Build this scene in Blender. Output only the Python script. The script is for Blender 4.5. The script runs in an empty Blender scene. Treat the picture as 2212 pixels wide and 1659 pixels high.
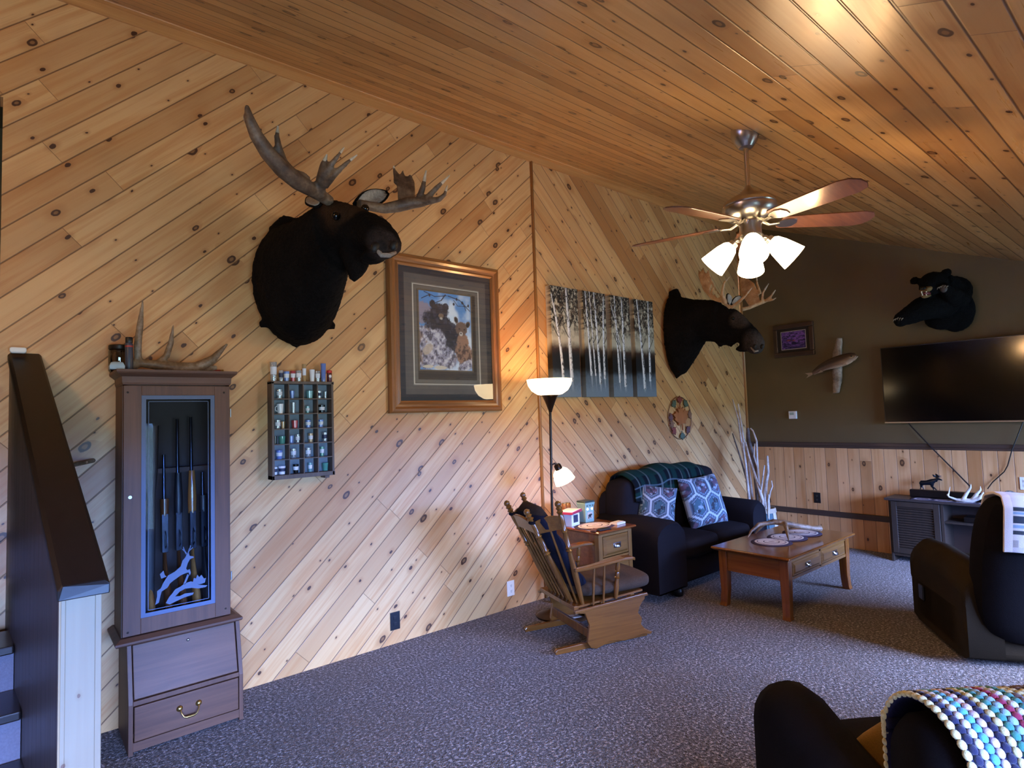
import bpy, bmesh, math, random
import numpy as np
from mathutils import Vector, Matrix, Euler

# ---------------------------------------------------------------- camera, world, daylight, exposure
SC = bpy.context.scene
COL = SC.collection
cam_data = bpy.data.cameras.new('camera')
cam = bpy.data.objects.new('camera', cam_data)
COL.objects.link(cam)
cam_data.sensor_width = 36.0
cam_data.lens = 20.621
cam_data.clip_start = 0.05
cam.matrix_world = Matrix(((0.76563, -0.01176, -0.64317, 0.0),
                           (-0.64248, -0.06392, -0.76363, 0.0),
                           (-0.03213, 0.99789, -0.05649, 1.55),
                           (0, 0, 0, 1)))
SC.camera = cam

world = bpy.data.worlds.new('sky')
SC.world = world
world.use_nodes = True
wt = world.node_tree; wbg = wt.nodes['Background']
_tc = wt.nodes.new('ShaderNodeTexCoord'); _sp = wt.nodes.new('ShaderNodeSeparateXYZ'); _rp = wt.nodes.new('ShaderNodeValToRGB')
wt.links.new(_tc.outputs['Generated'], _sp.inputs[0]); wt.links.new(_sp.outputs[2], _rp.inputs[0]); wt.links.new(_rp.outputs[0], wbg.inputs[0])
for _e, (_p, _c) in zip([_rp.color_ramp.elements[0], _rp.color_ramp.elements[1], _rp.color_ramp.elements.new(0.5)], ((0.0, (0.05, 0.08, 0.10, 1)), (1.0, (0.10, 0.28, 1.0, 1)), (0.03, (0.125, 0.31, 1.0, 1)))):
    _e.position = _p; _e.color = _c                # dark ground below the horizon, clear blue sky above
wbg.inputs[1].default_value = 150.0

SC.view_settings.view_transform = 'Standard'
SC.view_settings.look = 'None'
SC.view_settings.exposure = -0.25
SC.view_settings.gamma = 1.0
SC.view_settings.use_curve_mapping = False

YA, XC, HA, SLOPE = 3.763, 7.009, 3.90, 0.3943     # wall_left plane, wall_back plane, ridge height, ceiling slope
YR, XR = -1.20, -2.40                              # wall_right plane, wall_rear plane

def area_light(name, loc, target, sx, sy, power, color, spread=180):
    l = bpy.data.lights.new(name, 'AREA')
    l.shape = 'RECTANGLE'; l.size = sx; l.size_y = sy; l.energy = power; l.color = color
    l.spread = math.radians(spread)
    o = bpy.data.objects.new(name, l); COL.objects.link(o)
    d = (Vector(target) - Vector(loc)).normalized()
    o.location = loc; o.rotation_euler = d.to_track_quat('-Z', 'Z').to_euler()
    return o
WIN1 = (-1.25, 1.30, 0.30, 1.66)                   # window openings in wall_right: x0 x1 z0 z1
WIN2 = (4.10, 6.55, 0.30, 1.74)
for _i, (_a, _b, _c, _d) in enumerate((WIN1, WIN2)):   # sky portals in the two openings
    _p = area_light('sky_portal', ((_a + _b) / 2, YR - 0.13, (_c + _d) / 2), ((_a + _b) / 2, 3, (_c + _d) / 2), _b - _a, _d - _c, 1, (1, 1, 1))
    _p.data.cycles.is_portal = True

# ---------------------------------------------------------------- helpers: materials
def lin(h):
    h = h.lstrip('#'); r = []
    for i in (0, 2, 4):
        c = int(h[i:i+2], 16) / 255
        r.append(c / 12.92 if c <= 0.04045 else ((c + 0.055) / 1.055) ** 2.4)
    return tuple(r)

class NG:
    """tiny node-graph writer"""
    def __init__(s, name):
        s.m = bpy.data.materials.new(name); s.m.use_nodes = True
        s.t = s.m.node_tree; s.b = s.t.nodes['Principled BSDF']; s.out = s.t.nodes['Material Output']
    def n(s, typ, **kw):
        o = s.t.nodes.new(typ)
        for k, v in kw.items(): setattr(o, k, v)
        return o
    def put(s, sock, v):
        if isinstance(v, bpy.types.NodeSocket): s.t.links.new(v, sock)
        elif v is not None:
            if sock.type == 'RGBA' and len(v) == 3: v = (*v, 1)
            sock.default_value = v
    def ma(s, op, a, b=None, c=None):
        o = s.n('ShaderNodeMath', operation=op)
        for i, v in enumerate((a, b, c)):
            if v is not None: s.put(o.inputs[i], v)
        return o.outputs[0]
    def mr(s, v, a, b, c=0.0, d=1.0, smooth=True):
        o = s.n('ShaderNodeMapRange', interpolation_type='SMOOTHSTEP' if smooth else 'LINEAR')
        for i, q in enumerate((v, a, b, c, d)): s.put(o.inputs[i], q)
        return o.outputs[0]
    def mix(s, f, a, b, mode='MIX'):
        o = s.n('ShaderNodeMix', data_type='RGBA', blend_type=mode)
        s.put(o.inputs[0], f); s.put(o.inputs[6], a); s.put(o.inputs[7], b)
        return o.outputs[2]
    def xyz(s, x=0.0, y=0.0, z=0.0):
        o = s.n('ShaderNodeCombineXYZ')
        for i, v in enumerate((x, y, z)): s.put(o.inputs[i], v)
        return o.outputs[0]
    def sep(s, v):
        o = s.n('ShaderNodeSeparateXYZ'); s.put(o.inputs[0], v); return o.outputs
    def co(s, which='Object'):
        return s.n('ShaderNodeTexCoord').outputs[which]
    def vm(s, v, scale, loc=(0, 0, 0), rot=(0, 0, 0)):
        o = s.n('ShaderNodeMapping'); s.put(o.inputs[0], v)
        o.inputs[1].default_value = loc; o.inputs[2].default_value = rot; o.inputs[3].default_value = scale
        return o.outputs[0]
    def noise(s, v, scale=5.0, detail=3.0, rough=0.5, dist=0.0):
        o = s.n('ShaderNodeTexNoise'); s.put(o.inputs['Vector'], v)
        o.inputs['Scale'].default_value = scale; o.inputs['Detail'].default_value = detail
        o.inputs['Roughness'].default_value = rough; o.inputs['Distortion'].default_value = dist
        return o.outputs['Fac']
    def white(s, v, dim='1D'):
        o = s.n('ShaderNodeTexWhiteNoise', noise_dimensions=dim)
        s.put(o.inputs['W' if dim == '1D' else 'Vector'], v); return o.outputs
    def ramp(s, v, stops):
        o = s.n('ShaderNodeValToRGB'); s.put(o.inputs[0], v); e = o.color_ramp.elements
        while len(e) < len(stops): e.new(0.5)
        for i, (p, c) in enumerate(stops): e[i].position = p; e[i].color = (*c, 1)
        return o.outputs[0]
    def bump(s, h, strength=0.3, dist=0.01):
        o = s.n('ShaderNodeBump'); s.put(o.inputs['Height'], h)
        o.inputs['Strength'].default_value = strength; o.inputs['Distance'].default_value = dist
        s.t.links.new(o.outputs[0], s.b.inputs['Normal'])
    def fin(s, color=None, rough=0.5, metal=0.0, spec=0.5, coat=0.0, sheen=0.0):
        s.put(s.b.inputs['Base Color'], color); s.put(s.b.inputs['Roughness'], rough)
        s.put(s.b.inputs['Metallic'], metal); s.put(s.b.inputs['Specular IOR Level'], spec)
        if coat: s.put(s.b.inputs['Coat Weight'], coat); s.b.inputs['Coat Roughness'].default_value = 0.15
        if sheen: s.put(s.b.inputs['Sheen Weight'], sheen)
        return s.m

def plain(name, color, rough=0.5, metal=0.0, spec=0.5, var=0.12, scale=14.0, bump=0.0, bscale=120.0, sheen=0.0):
    g = NG(name); c = lin(color) if isinstance(color, str) else color
    v = g.co()
    f = g.noise(v, scale, 3)
    col = g.mix(f, tuple(x * (1 - var) for x in c), tuple(min(1, x * (1 + var)) for x in c))
    if bump: g.bump(g.noise(v, bscale, 2), bump, 0.004)
    return g.fin(col, rough, metal, spec, sheen=sheen)

def wood(name, light, dark, axis='X', scale=1.0, rough=0.35, coat=0.3, rings=9.0):
    """furniture wood: stretched grain along one axis"""
    g = NG(name); v = g.co(); s = [22 * scale] * 3; s['XYZ'.index(axis)] = 1.3 * scale
    vv = g.vm(v, tuple(s))
    f1 = g.noise(vv, 1.0, 5, 0.6, 0.6); s2 = [90 * scale] * 3; s2['XYZ'.index(axis)] = 3 * scale
    f2 = g.noise(g.vm(v, tuple(s2)), 1.0, 2, 0.6)
    f = g.ma('ADD', g.ma('MULTIPLY', f1, 0.75), g.ma('MULTIPLY', f2, 0.3))
    col = g.ramp(f, [(0.3, lin(dark)), (0.72, lin(light))])
    g.bump(f2, 0.12, 0.002)
    return g.fin(col, rough, coat=coat)

def planks(name, uvec, vvec, width, length, light, mid, dark, knot, knots=0.62, groove=(0.15, 0.068, 0.028), rough=0.38, coat=0.0, seed=0.0, gw=0.0035):
    """tongue-and-groove pine boards running along uvec"""
    g = NG(name); p = g.co()
    def dot(vec):
        o = g.n('ShaderNodeVectorMath', operation='DOT_PRODUCT'); g.put(o.inputs[0], p); o.inputs[1].default_value = vec
        return o.outputs['Value']
    u = g.ma('ADD', dot(uvec), 40.0); v = g.ma('ADD', dot(vvec), 40.0 + seed)
    k = g.ma('FLOOR', g.ma('DIVIDE', v, width)); fv = g.ma('FRACT', g.ma('DIVIDE', v, width))
    rk = g.white(g.ma('ADD', k, seed * 3.7 + 0.37))[0]
    ju = g.ma('ADD', g.ma('DIVIDE', u, length), g.ma('MULTIPLY', rk, 7.31))
    j = g.ma('FLOOR', ju); fj = g.ma('FRACT', ju)
    rb = g.white(g.xyz(k, j, seed + 0.5), '3D')[1]; r0, r1, r2 = g.sep(rb)
    vm_ = g.ma('MULTIPLY', fv, width)
    # grain
    off = g.ma('MULTIPLY', r2, 37.0)
    gv = g.xyz(g.ma('MULTIPLY', u, 1.1), g.ma('ADD', g.ma('MULTIPLY', v, 26.0), off), off)
    g1 = g.noise(gv, 1.0, 4, 0.55, 0.9)
    g2 = g.noise(g.xyz(g.ma('MULTIPLY', u, 5.0), g.ma('MULTIPLY', v, 170.0), off), 1.0, 2, 0.6)
    col = g.mix(g.mr(g1, 0.38, 0.72), light, mid)
    col = g.mix(g.ma('MULTIPLY', g.mr(g2, 0.5, 0.8), 0.22), col, dark)
    # whole-board tone
    col = g.mix(g.ma('MULTIPLY', g.mr(r0, 0.4, 1.0, smooth=False), 0.75), col, dark)
    col = g.mix(g.ma('MULTIPLY', g.mr(r1, 0.5, 1.0, smooth=False), 0.5), col, light)
    # broad stain patches along the board
    bp = g.noise(g.xyz(g.ma('MULTIPLY', u, 1.6), g.ma('ADD', g.ma('MULTIPLY', v, 5.0), off), off), 1.0, 2)
    col = g.mix(g.ma('MULTIPLY', g.mr(bp, 0.52, 0.75), 0.4), col, dark)
    # knots
    cell = 0.16
    w1 = g.noise(g.xyz(g.ma('MULTIPLY', u, 30.0), g.ma('MULTIPLY', v, 30.0), off), 1.0, 2)
    kx = g.ma('ADD', g.ma('DIVIDE', u, cell * 1.6), g.ma('MULTIPLY', w1, 0.06))
    ky = g.ma('ADD', g.ma('ADD', g.ma('DIVIDE', vm_, cell), g.ma('MULTIPLY', k, 9.0)), g.ma('MULTIPLY', w1, 0.05))
    vo = g.n('ShaderNodeTexVoronoi', voronoi_dimensions='2D', feature='F1'); g.put(vo.inputs['Vector'], g.xyz(kx, ky, 0))
    vo.inputs['Scale'].default_value = 1.0; vo.inputs['Randomness'].default_value = 1.0
    d = vo.outputs['Distance']; kr = g.sep(vo.outputs['Color'])
    rad = g.ma('MULTIPLY', g.ma('POWER', kr[0], 3.5), 0.125)
    rad = g.ma('MULTIPLY', g.ma('ADD', rad, 0.026), g.ma('GREATER_THAN', kr[1], 1.0 - knots))
    q = g.ma('DIVIDE', d, g.ma('ADD', rad, 0.0002))
    halo = g.ma('MULTIPLY', g.mr(q, 3.2, 0.9), 0.45)
    col = g.mix(halo, col, dark)
    ring = g.mr(q, 1.05, 0.85); core = g.mr(q, 0.55, 0.35)
    col = g.mix(g.ma('MULTIPLY', ring, 0.92), col, knot)
    col = g.mix(g.ma('MULTIPLY', core, g.ma('MULTIPLY', g.ma('GREATER_THAN', kr[0], 0.78), 0.35)), col, mid)
    # grooves
    e = g.ma('MULTIPLY', g.ma('MINIMUM', fv, g.ma('SUBTRACT', 1.0, fv)), width)
    gr = g.mr(e, gw, gw * 0.25)
    ej = g.ma('MULTIPLY', g.ma('MINIMUM', fj, g.ma('SUBTRACT', 1.0, fj)), length)
    gj = g.ma('MULTIPLY', g.mr(ej, 0.0022, 0.0008), 0.8)
    gg = g.ma('MAXIMUM', gr, gj)
    col = g.mix(g.ma('MULTIPLY', gg, 0.85), col, groove)
    g.bump(g.ma('SUBTRACT', g.ma('MULTIPLY', g2, 0.05), gg), 0.5, 0.004)
    return g.fin(col, g.ma('ADD', rough, g.ma('MULTIPLY', g1, 0.1)), coat=coat)

def vcol(name, rough=0.7, coat=0.0, sheen=0.0, bump=0.0, bscale=200.0, spec=0.4):
    """surface whose printed / painted pattern is stored on the mesh"""
    g = NG(name); a = g.n('ShaderNodeAttribute', attribute_name='Col')
    if bump: g.bump(g.noise(g.co(), bscale, 2), bump, 0.003)
    return g.fin(a.outputs['Color'], rough, coat=coat, sheen=sheen, spec=spec)

def emit(name, color, strength):
    g = NG(name); g.fin(color, 0.4)
    g.put(g.b.inputs['Emission Color'], color); g.b.inputs['Emission Strength'].default_value = strength
    return g.m

def clear_glass(name, tint=(1, 1, 1), refl=0.06, rough=0.02, alpha=0.0, coat=1.0):
    """thin pane / small glassware: mostly see-through with mirror reflections"""
    g = NG(name)
    tr = g.n('ShaderNodeBsdfTransparent'); g.put(tr.inputs[0], tint)
    gl = g.n('ShaderNodeBsdfGlossy'); g.put(gl.inputs[0], (1, 1, 1)); gl.inputs['Roughness'].default_value = rough
    fr = g.n('ShaderNodeFresnel'); fr.inputs[0].default_value = 1.5
    f = g.ma('ADD', g.ma('MULTIPLY', fr.outputs[0], coat), refl)
    mx = g.n('ShaderNodeMixShader'); g.put(mx.inputs[0], f)
    g.t.links.new(tr.outputs[0], mx.inputs[1]); g.t.links.new(gl.outputs[0], mx.inputs[2])
    last = mx
    if alpha:
        df = g.n('ShaderNodeBsdfDiffuse'); g.put(df.inputs[0], tint)
        m2 = g.n('ShaderNodeMixShader'); m2.inputs[0].default_value = alpha
        g.t.links.new(mx.outputs[0], m2.inputs[1]); g.t.links.new(df.outputs[0], m2.inputs[2]); last = m2
    g.t.links.new(last.outputs[0], g.out.inputs[0])
    return g.m

# ---------------------------------------------------------------- helpers: meshes
def frame_of(d, up=(0, 0, 1)):
    d = Vector(d).normalized(); up = Vector(up)
    if abs(d.dot(up)) > 0.98: up = Vector((1, 0, 0))
    a = up.cross(d).normalized(); b = d.cross(a).normalized()
    return a, b, d

class MB:
    def __init__(s): s.bm = bmesh.new(); s.idx = 0
    def face(s, vs):
        try:
            f = s.bm.faces.new(vs); f.material_index = s.idx; return f
        except ValueError: return None
    def box(s, c, size, rot=None):
        M = Matrix.Translation(Vector(c)) @ (Euler(rot).to_matrix().to_4x4() if rot else Matrix())
        vs = [s.bm.verts.new(M @ Vector((x * size[0] / 2, y * size[1] / 2, z * size[2] / 2)))
              for x in (-1, 1) for y in (-1, 1) for z in (-1, 1)]
        for q in ((0, 1, 3, 2), (4, 6, 7, 5), (0, 4, 5, 1), (2, 3, 7, 6), (0, 2, 6, 4), (1, 5, 7, 3)):
            s.face([vs[i] for i in q])
        return s
    def bb(s, a, b):
        return s.box([(p + q) / 2 for p, q in zip(a, b)], [abs(q - p) for p, q in zip(a, b)])
    def rings(s, rings, cap=True, close=False):
        R = [[s.bm.verts.new(Vector(p)) for p in r] for r in rings]
        n = len(R[0]); m = len(R)
        for i in range(m if close else m - 1):
            A, B = R[i], R[(i + 1) % m]
            for k in range(n): s.face((A[k], A[(k + 1) % n], B[(k + 1) % n], B[k]))
        if cap and not close:
            s.face(list(reversed(R[0]))); s.face(R[-1])
        return s
    def tube(s, pts, rad, seg=10, flat=None, up=(0, 0, 1), tip=False):
        """tube along points; flat = (axis vector, factor) squashes the section along that axis"""
        pts = [Vector(p) for p in pts]; n = len(pts)
        if not hasattr(rad, '__len__'): rad = [rad] * n
        rs = []; a0 = None
        for i, p in enumerate(pts):
            d = (pts[min(i + 1, n - 1)] - pts[max(i - 1, 0)]).normalized()
            if a0 is None: a, b, _ = frame_of(d, up)
            else:
                a = (a0 - d * a0.dot(d)).normalized(); b = d.cross(a)
            a0 = a; r = max(rad[i], 1e-4); ring = []
            for k in range(seg):
                t = 2 * math.pi * k / seg; o = a * math.cos(t) * r + b * math.sin(t) * r
                if flat:
                    f = Vector(flat[0]).normalized(); o = o - f * o.dot(f) * (1 - flat[1])
                ring.append(p + o)
            rs.append(ring)
        return s.rings(rs)
    def cyl(s, p0, p1, r0, r1=None, seg=16): return s.tube([p0, p1], [r0, r0 if r1 is None else r1], seg)
    def lathe(s, prof, base=(0, 0, 0), axis=(0, 0, 1), seg=24, cap=True):
        """prof = [(radius, height)...] around axis"""
        a, b, d = frame_of(axis); base = Vector(base)
        return s.rings([[base + d * h + (a * math.cos(2 * math.pi * k / seg) + b * math.sin(2 * math.pi * k / seg)) * max(r, 1e-4)
                         for k in range(seg)] for r, h in prof], cap)
    def ball(s, c, r, rot=None, seg=16, rg=10):
        r = (r, r, r) if not hasattr(r, '__len__') else r
        M = Matrix.Translation(Vector(c)) @ (Euler(rot).to_matrix().to_4x4() if rot else Matrix())
        return s.rings([[M @ Vector((r[0] * math.sin(t) * math.cos(2 * math.pi * k / seg), r[1] * math.sin(t) * math.sin(2 * math.pi * k / seg), r[2] * math.cos(t)))
                         for k in range(seg)] for t in [max(0.02, min(math.pi - 0.02, math.pi * i / rg)) for i in range(rg + 1)]][::-1])
    def prism(s, poly, o, ax, ay, depth):
        """flat polygon (2D points in the axes ax, ay from o) extruded along depth vector"""
        o, ax, ay, dv = Vector(o), Vector(ax), Vector(ay), Vector(depth)
        A = [s.bm.verts.new(o + ax * x + ay * y) for x, y in poly]; B = [s.bm.verts.new(v.co + dv) for v in A]
        n = len(A)
        s.face(list(reversed(A))); s.face(B)
        for i in range(n): s.face((A[i], A[(i + 1) % n], B[(i + 1) % n], B[i]))
        return s
    def loft(s, secs, lateral, seg=18):
        """body sections: (top point, bottom point, half width) spanned by a lateral vector"""
        L = Vector(lateral).normalized(); rs = []
        for t, b, w in secs:
            t, b = Vector(t), Vector(b); c = (t + b) / 2; h = (t - b) / 2
            rs.append([c + h * math.cos(2 * math.pi * k / seg) + L * w * math.sin(2 * math.pi * k / seg) for k in range(seg)])
        return s.rings(rs)
    def grid(s, P, closed_u=False):
        """P[i][j] points -> quads"""
        V = [[s.bm.verts.new(Vector(p)) for p in row] for row in P]
        for i in range(len(V) - 1):
            for j in range(len(V[0]) - 1): s.face((V[i][j], V[i][j + 1], V[i + 1][j + 1], V[i + 1][j]))
        return s
    def build(s, name, mats, parent=None, world=False, smooth=None, bevel=0.0, bseg=2, sub=0, remesh=0.0, relax=0, solid=0.0, disp=None, keep=False):
        bmesh.ops.recalc_face_normals(s.bm, faces=s.bm.faces)
        off = Vector((0, 0, 0))
        if parent is not None:
            if world:
                q = parent
                while q: off += q.location; q = q.parent
        elif not keep:
            xs = [v.co for v in s.bm.verts]
            lo = Vector([min(c[i] for c in xs) for i in range(3)]); hi = Vector([max(c[i] for c in xs) for i in range(3)])
            off = Vector(((lo.x + hi.x) / 2, (lo.y + hi.y) / 2, lo.z))
        if off.length: bmesh.ops.translate(s.bm, verts=s.bm.verts, vec=-off)
        me = bpy.data.meshes.new(name); s.bm.to_mesh(me); s.bm.free()
        for m in (mats if isinstance(mats, (list, tuple)) else [mats]): me.materials.append(m)
        o = bpy.data.objects.new(name, me); COL.objects.link(o)
        if parent is not None: o.parent = parent
        else: o.location = off
        if smooth is not None:
            me.shade_smooth()
            if smooth < 180:
                try: me.set_sharp_from_angle(angle=math.radians(smooth))
                except Exception: pass
        if solid: m = o.modifiers.new('solid', 'SOLIDIFY'); m.thickness = solid; m.offset = 0
        if bevel: m = o.modifiers.new('bevel', 'BEVEL'); m.width = bevel; m.segments = bseg; m.limit_method = 'ANGLE'; m.angle_limit = math.radians(35)
        if remesh: m = o.modifiers.new('remesh', 'REMESH'); m.mode = 'VOXEL'; m.voxel_size = remesh; m.use_smooth_shade = True
        if relax: m = o.modifiers.new('relax', 'SMOOTH'); m.iterations = relax; m.factor = 0.5
        if sub: m = o.modifiers.new('sub', 'SUBSURF'); m.levels = sub; m.render_levels = sub
        if disp:
            t = bpy.data.textures.new(name, 'CLOUDS'); t.noise_scale = disp[1]; t.noise_depth = 3
            m = o.modifiers.new('disp', 'DISPLACE'); m.texture = t; m.strength = disp[0]; m.texture_coords = 'GLOBAL' if False else 'LOCAL'
        return o

def thing(name, label, cat, loc=(0, 0, 0), rotz=0.0, group=None):
    o = bpy.data.objects.new(name, None); COL.objects.link(o)
    o.empty_display_size = 0.1
    o.location = loc; o.rotation_euler = (0, 0, rotz)
    return tag(o, label, cat, group)
def tag(o, label, cat, group=None):
    o['label'] = label; o['category'] = cat
    if group: o['group'] = group
    return o
def struct(o): o['kind'] = 'structure'; return o
def lab(o, label): o['label'] = label; return o
def dup(root, loc=None, rotz=None, label=None):
    r = root.copy(); COL.objects.link(r)
    if loc is not None: r.location = loc
    if rotz is not None: r.rotation_euler = (0, 0, rotz)
    if label: r['label'] = label
    for ch in list(root.children):
        c = ch.copy(); COL.objects.link(c); c.parent = r
        for g in list(ch.children):
            d = g.copy(); COL.objects.link(d); d.parent = c
    return r

def color_grid(name, P, C, mat, parent=None, world=False, smooth=True, solid=0.0, keep=False, closed=False):
    """P (n,m,3) points, C (n,m,3) linear colours -> one pattern-carrying sheet"""
    n, m = P.shape[:2]; off = np.zeros(3)
    if parent is not None:
        if world:
            q = parent
            while q: off = off + np.array(q.location); q = q.parent
    elif not keep:
        lo = P.reshape(-1, 3).min(0); hi = P.reshape(-1, 3).max(0); off = np.array([(lo[0] + hi[0]) / 2, (lo[1] + hi[1]) / 2, lo[2]])
    V = (P - off).reshape(-1, 3); idx = np.arange(n * m).reshape(n, m)
    F = np.stack([idx[:-1, :-1], idx[:-1, 1:], idx[1:, 1:], idx[1:, :-1]], -1).reshape(-1, 4)
    me = bpy.data.meshes.new(name); me.from_pydata(V.tolist(), [], F.tolist())
    a = me.color_attributes.new('Col', 'FLOAT_COLOR', 'POINT')
    buf = np.ones((n * m, 4), np.float32); buf[:, :3] = np.clip(C.reshape(-1, 3), 0, 1); a.data.foreach_set('color', buf.ravel())
    me.materials.append(mat)
    if smooth: me.shade_smooth()
    o = bpy.data.objects.new(name, me); COL.objects.link(o)
    if parent is not None: o.parent = parent
    else: o.location = off
    if solid: mo = o.modifiers.new('solid', 'SOLIDIFY'); mo.thickness = solid; mo.offset = -1
    return o
def flat_grid(o, ax, ay, n, m):
    """points of a flat sheet: o + ax*u + ay*v, rows v (0 bottom .. 1 top)"""
    v, u = np.meshgrid(np.linspace(0, 1, m), np.linspace(0, 1, n), indexing='ij')
    return np.array(o) + u[..., None] * np.array(ax) + v[..., None] * np.array(ay), u, v
def fbm(u, v, scale, seed=0, oct=4):
    """value noise on numpy arrays, 0..1"""
    r = np.random.RandomState(seed); T = r.rand(64, 64); out = np.zeros_like(u); amp = 0.5; tot = 0
    for o in range(oct):
        x = (u * scale * 2 ** o + o * 7.3) % 64; y = (v * scale * 2 ** o + o * 3.1) % 64
        i, j = np.floor(x).astype(int), np.floor(y).astype(int); fx, fy = x - i, y - j
        fx = fx * fx * (3 - 2 * fx); fy = fy * fy * (3 - 2 * fy); i2, j2 = (i + 1) % 64, (j + 1) % 64
        out += amp * (T[i % 64, j % 64] * (1 - fx) * (1 - fy) + T[i2, j % 64] * fx * (1 - fy) + T[i % 64, j2] * (1 - fx) * fy + T[i2, j2] * fx * fy)
        tot += amp; amp *= 0.5
    return out / tot
def lerp3(C, c, a):
    c = np.array(lin(c) if isinstance(c, str) else c); a = np.clip(a, 0, 1)[..., None]
    return C * (1 - a) + c * a
def sstep(x, a, b):
    t = np.clip((x - a) / (b - a), 0, 1); return t * t * (3 - 2 * t)

# ---------------------------------------------------------------- the room
PINE = dict(light=lin('#d9ac72'), mid=lin('#ca9156'), dark=lin('#a46a36'), knot=lin('#3a1e14'))
c45 = math.cos(math.radians(43.5)); s45 = math.sin(math.radians(43.5)); h = math.sqrt(0.5)
m_wallA = planks('pine_boards_rising', (c45, 0, s45), (-s45, 0, c45), 0.124, 2.3, knots=0.95, seed=1.0, gw=0.0048, **PINE)
m_wallB = planks('pine_boards_falling', (h, 0, -h), (h, 0, h), 0.124, 1.9, knots=0.99, seed=2.0, gw=0.0048, **PINE)
CEIL = dict(light=lin('#cfa468'), mid=lin('#c08f54'), dark=lin('#96683a'), knot=lin('#3d2113'))
m_ceil = planks('pine_ceiling_boards', (1, 0, 0), (0, math.sqrt(1 + SLOPE ** 2), 0), 0.113, 2.6, knots=0.95, seed=3.0, gw=0.0065, rough=0.24, groove=lin('#4a2c17'), coat=0.0, **CEIL)
WAIN = dict(light=lin('#d2a06c'), mid=lin('#c08a52'), dark=lin('#9a6332'), knot=lin('#3d2113'))
m_wain = planks('pine_wainscot_boards', (0, 0, 1), (0, 1, 0), 0.118, 5.0, knots=0.7, seed=4.0, **WAIN)
m_trimw = wood('pine_trim', '#cf9a5e', '#a86f38', 'X', 0.7)
m_trimdark = wood('dark_stained_trim', '#4a372b', '#2c1f19', 'Y', 0.7, rough=0.5, coat=0.1)
m_olive = plain('olive_brown_paint', '#5f4d2d', 0.62, var=0.10, scale=3.0, bump=0.1, bscale=60)
m_rearwall = plain('tan_wall_paint', '#8a7450', 0.7, var=0.06)

def carpet_mat():
    g = NG('speckled_carpet'); v = g.co()
    a = g.noise(v, 62, 2, 0.75); b = g.noise(v, 120, 1, 0.6); c = g.noise(v, 1.1, 3); d = g.noise(v, 7, 3)
    col = g.ramp(a, [(0.34, lin('#211f22')), (0.43, lin('#4c484b')), (0.55, lin('#6b666a')), (0.62, lin('#b4afb4'))])
    col = g.mix(g.ma('MULTIPLY', g.mr(b, 0.5, 0.68), 0.75), col, lin('#1f1b1a'))
    col = g.mix(g.ma('MULTIPLY', g.mr(d, 0.45, 0.65), 0.22), col, lin('#4e443d'))
    col = g.mix(g.ma('MULTIPLY', g.mr(c, 0.45, 0.65), 0.3), col, lin('#5c5047'))
    g.bump(g.ma('ADD', a, b), 0.9, 0.012)
    return g.fin(col, 0.95, spec=0.1, sheen=0.2)
m_carpet = carpet_mat()

b = MB(); b.bb((XR - 0.3, YR - 0.3, -0.06), (XC + 0.2, YA + 2.2, 0.0)); struct(b.build('floor', m_carpet, keep=True))

def zc(y): return HA - SLOPE * (YA - y)
# long high wall with two runs of diagonal boards meeting at a batten (x = 3.47); a stair opening lies left of x = -0.078
b = MB()
b.bb((-0.078, YA, 0), (3.47, YA + 0.12, HA)); b.bb((-0.25, YA, 3.22), (-0.078, YA + 0.12, HA)); b.bb((XR, YA, 0), (-1.05, YA + 0.12, HA)); b.bb((-1.05, YA, 3.22), (-0.25, YA + 0.12, HA))
b.idx = 1; b.bb((3.47, YA, 0), (XC, YA + 0.12, HA))
struct(b.build('wall_left', [m_wallA, m_wallB], keep=True))
# stairwell behind the opening
b = MB(); b.bb((-1.05, YA + 2.1, 0), (-0.078, YA + 2.2, HA)); b.bb((-1.17, YA + 0.12, 0), (-1.05, YA + 2.2, HA)); b.bb((-0.078, YA + 0.12, 0), (0.042, YA + 2.2, HA))
struct(b.build('wall_stairwell', m_rearwall, keep=True))

b = MB(); b.prism([(YR - 0.12, 0), (YA, 0), (YA, HA), (YR - 0.12, zc(YR - 0.12))], (XC, 0, 0), (0, 1, 0), (0, 0, 1), (0.12, 0, 0))
struct(b.build('wall_back', m_olive, keep=True))
b = MB(); b.bb((XC - 0.012, YR, 0), (XC, YA, 1.125)); struct(b.build('wall_back_wainscot', m_wain, keep=True))
b = MB(); b.bb((XC - 0.035, YR, 1.115), (XC, YA, 1.150)); b.bb((XC - 0.022, YR, 1.09), (XC, YA, 1.117)); struct(b.build('trim_1', m_trimdark, keep=True, bevel=0.004))
b = MB(); b.bb((XC - 0.032, YR, 0.325), (XC - 0.01, YA, 0.385)); struct(b.build('trim_2', m_trimdark, keep=True, bevel=0.006))

b = MB(); b.prism([(YR - 0.3, zc(YR - 0.3)), (YA + 0.12, zc(YA + 0.12)), (YA + 0.12, zc(YA + 0.12) + 0.1), (YR - 0.3, zc(YR - 0.3) + 0.1)], (XR - 0.2, 0, 0), (0, 1, 0), (0, 0, 1), (XC - XR + 0.4, 0, 0))
struct(b.build('ceiling', m_ceil, keep=True))
b = MB(); b.bb((-1.2, YA + 0.1, HA), (0.1, YA + 2.3, HA + 0.1)); struct(b.build('ceiling_stairwell', m_rearwall, keep=True))
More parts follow.
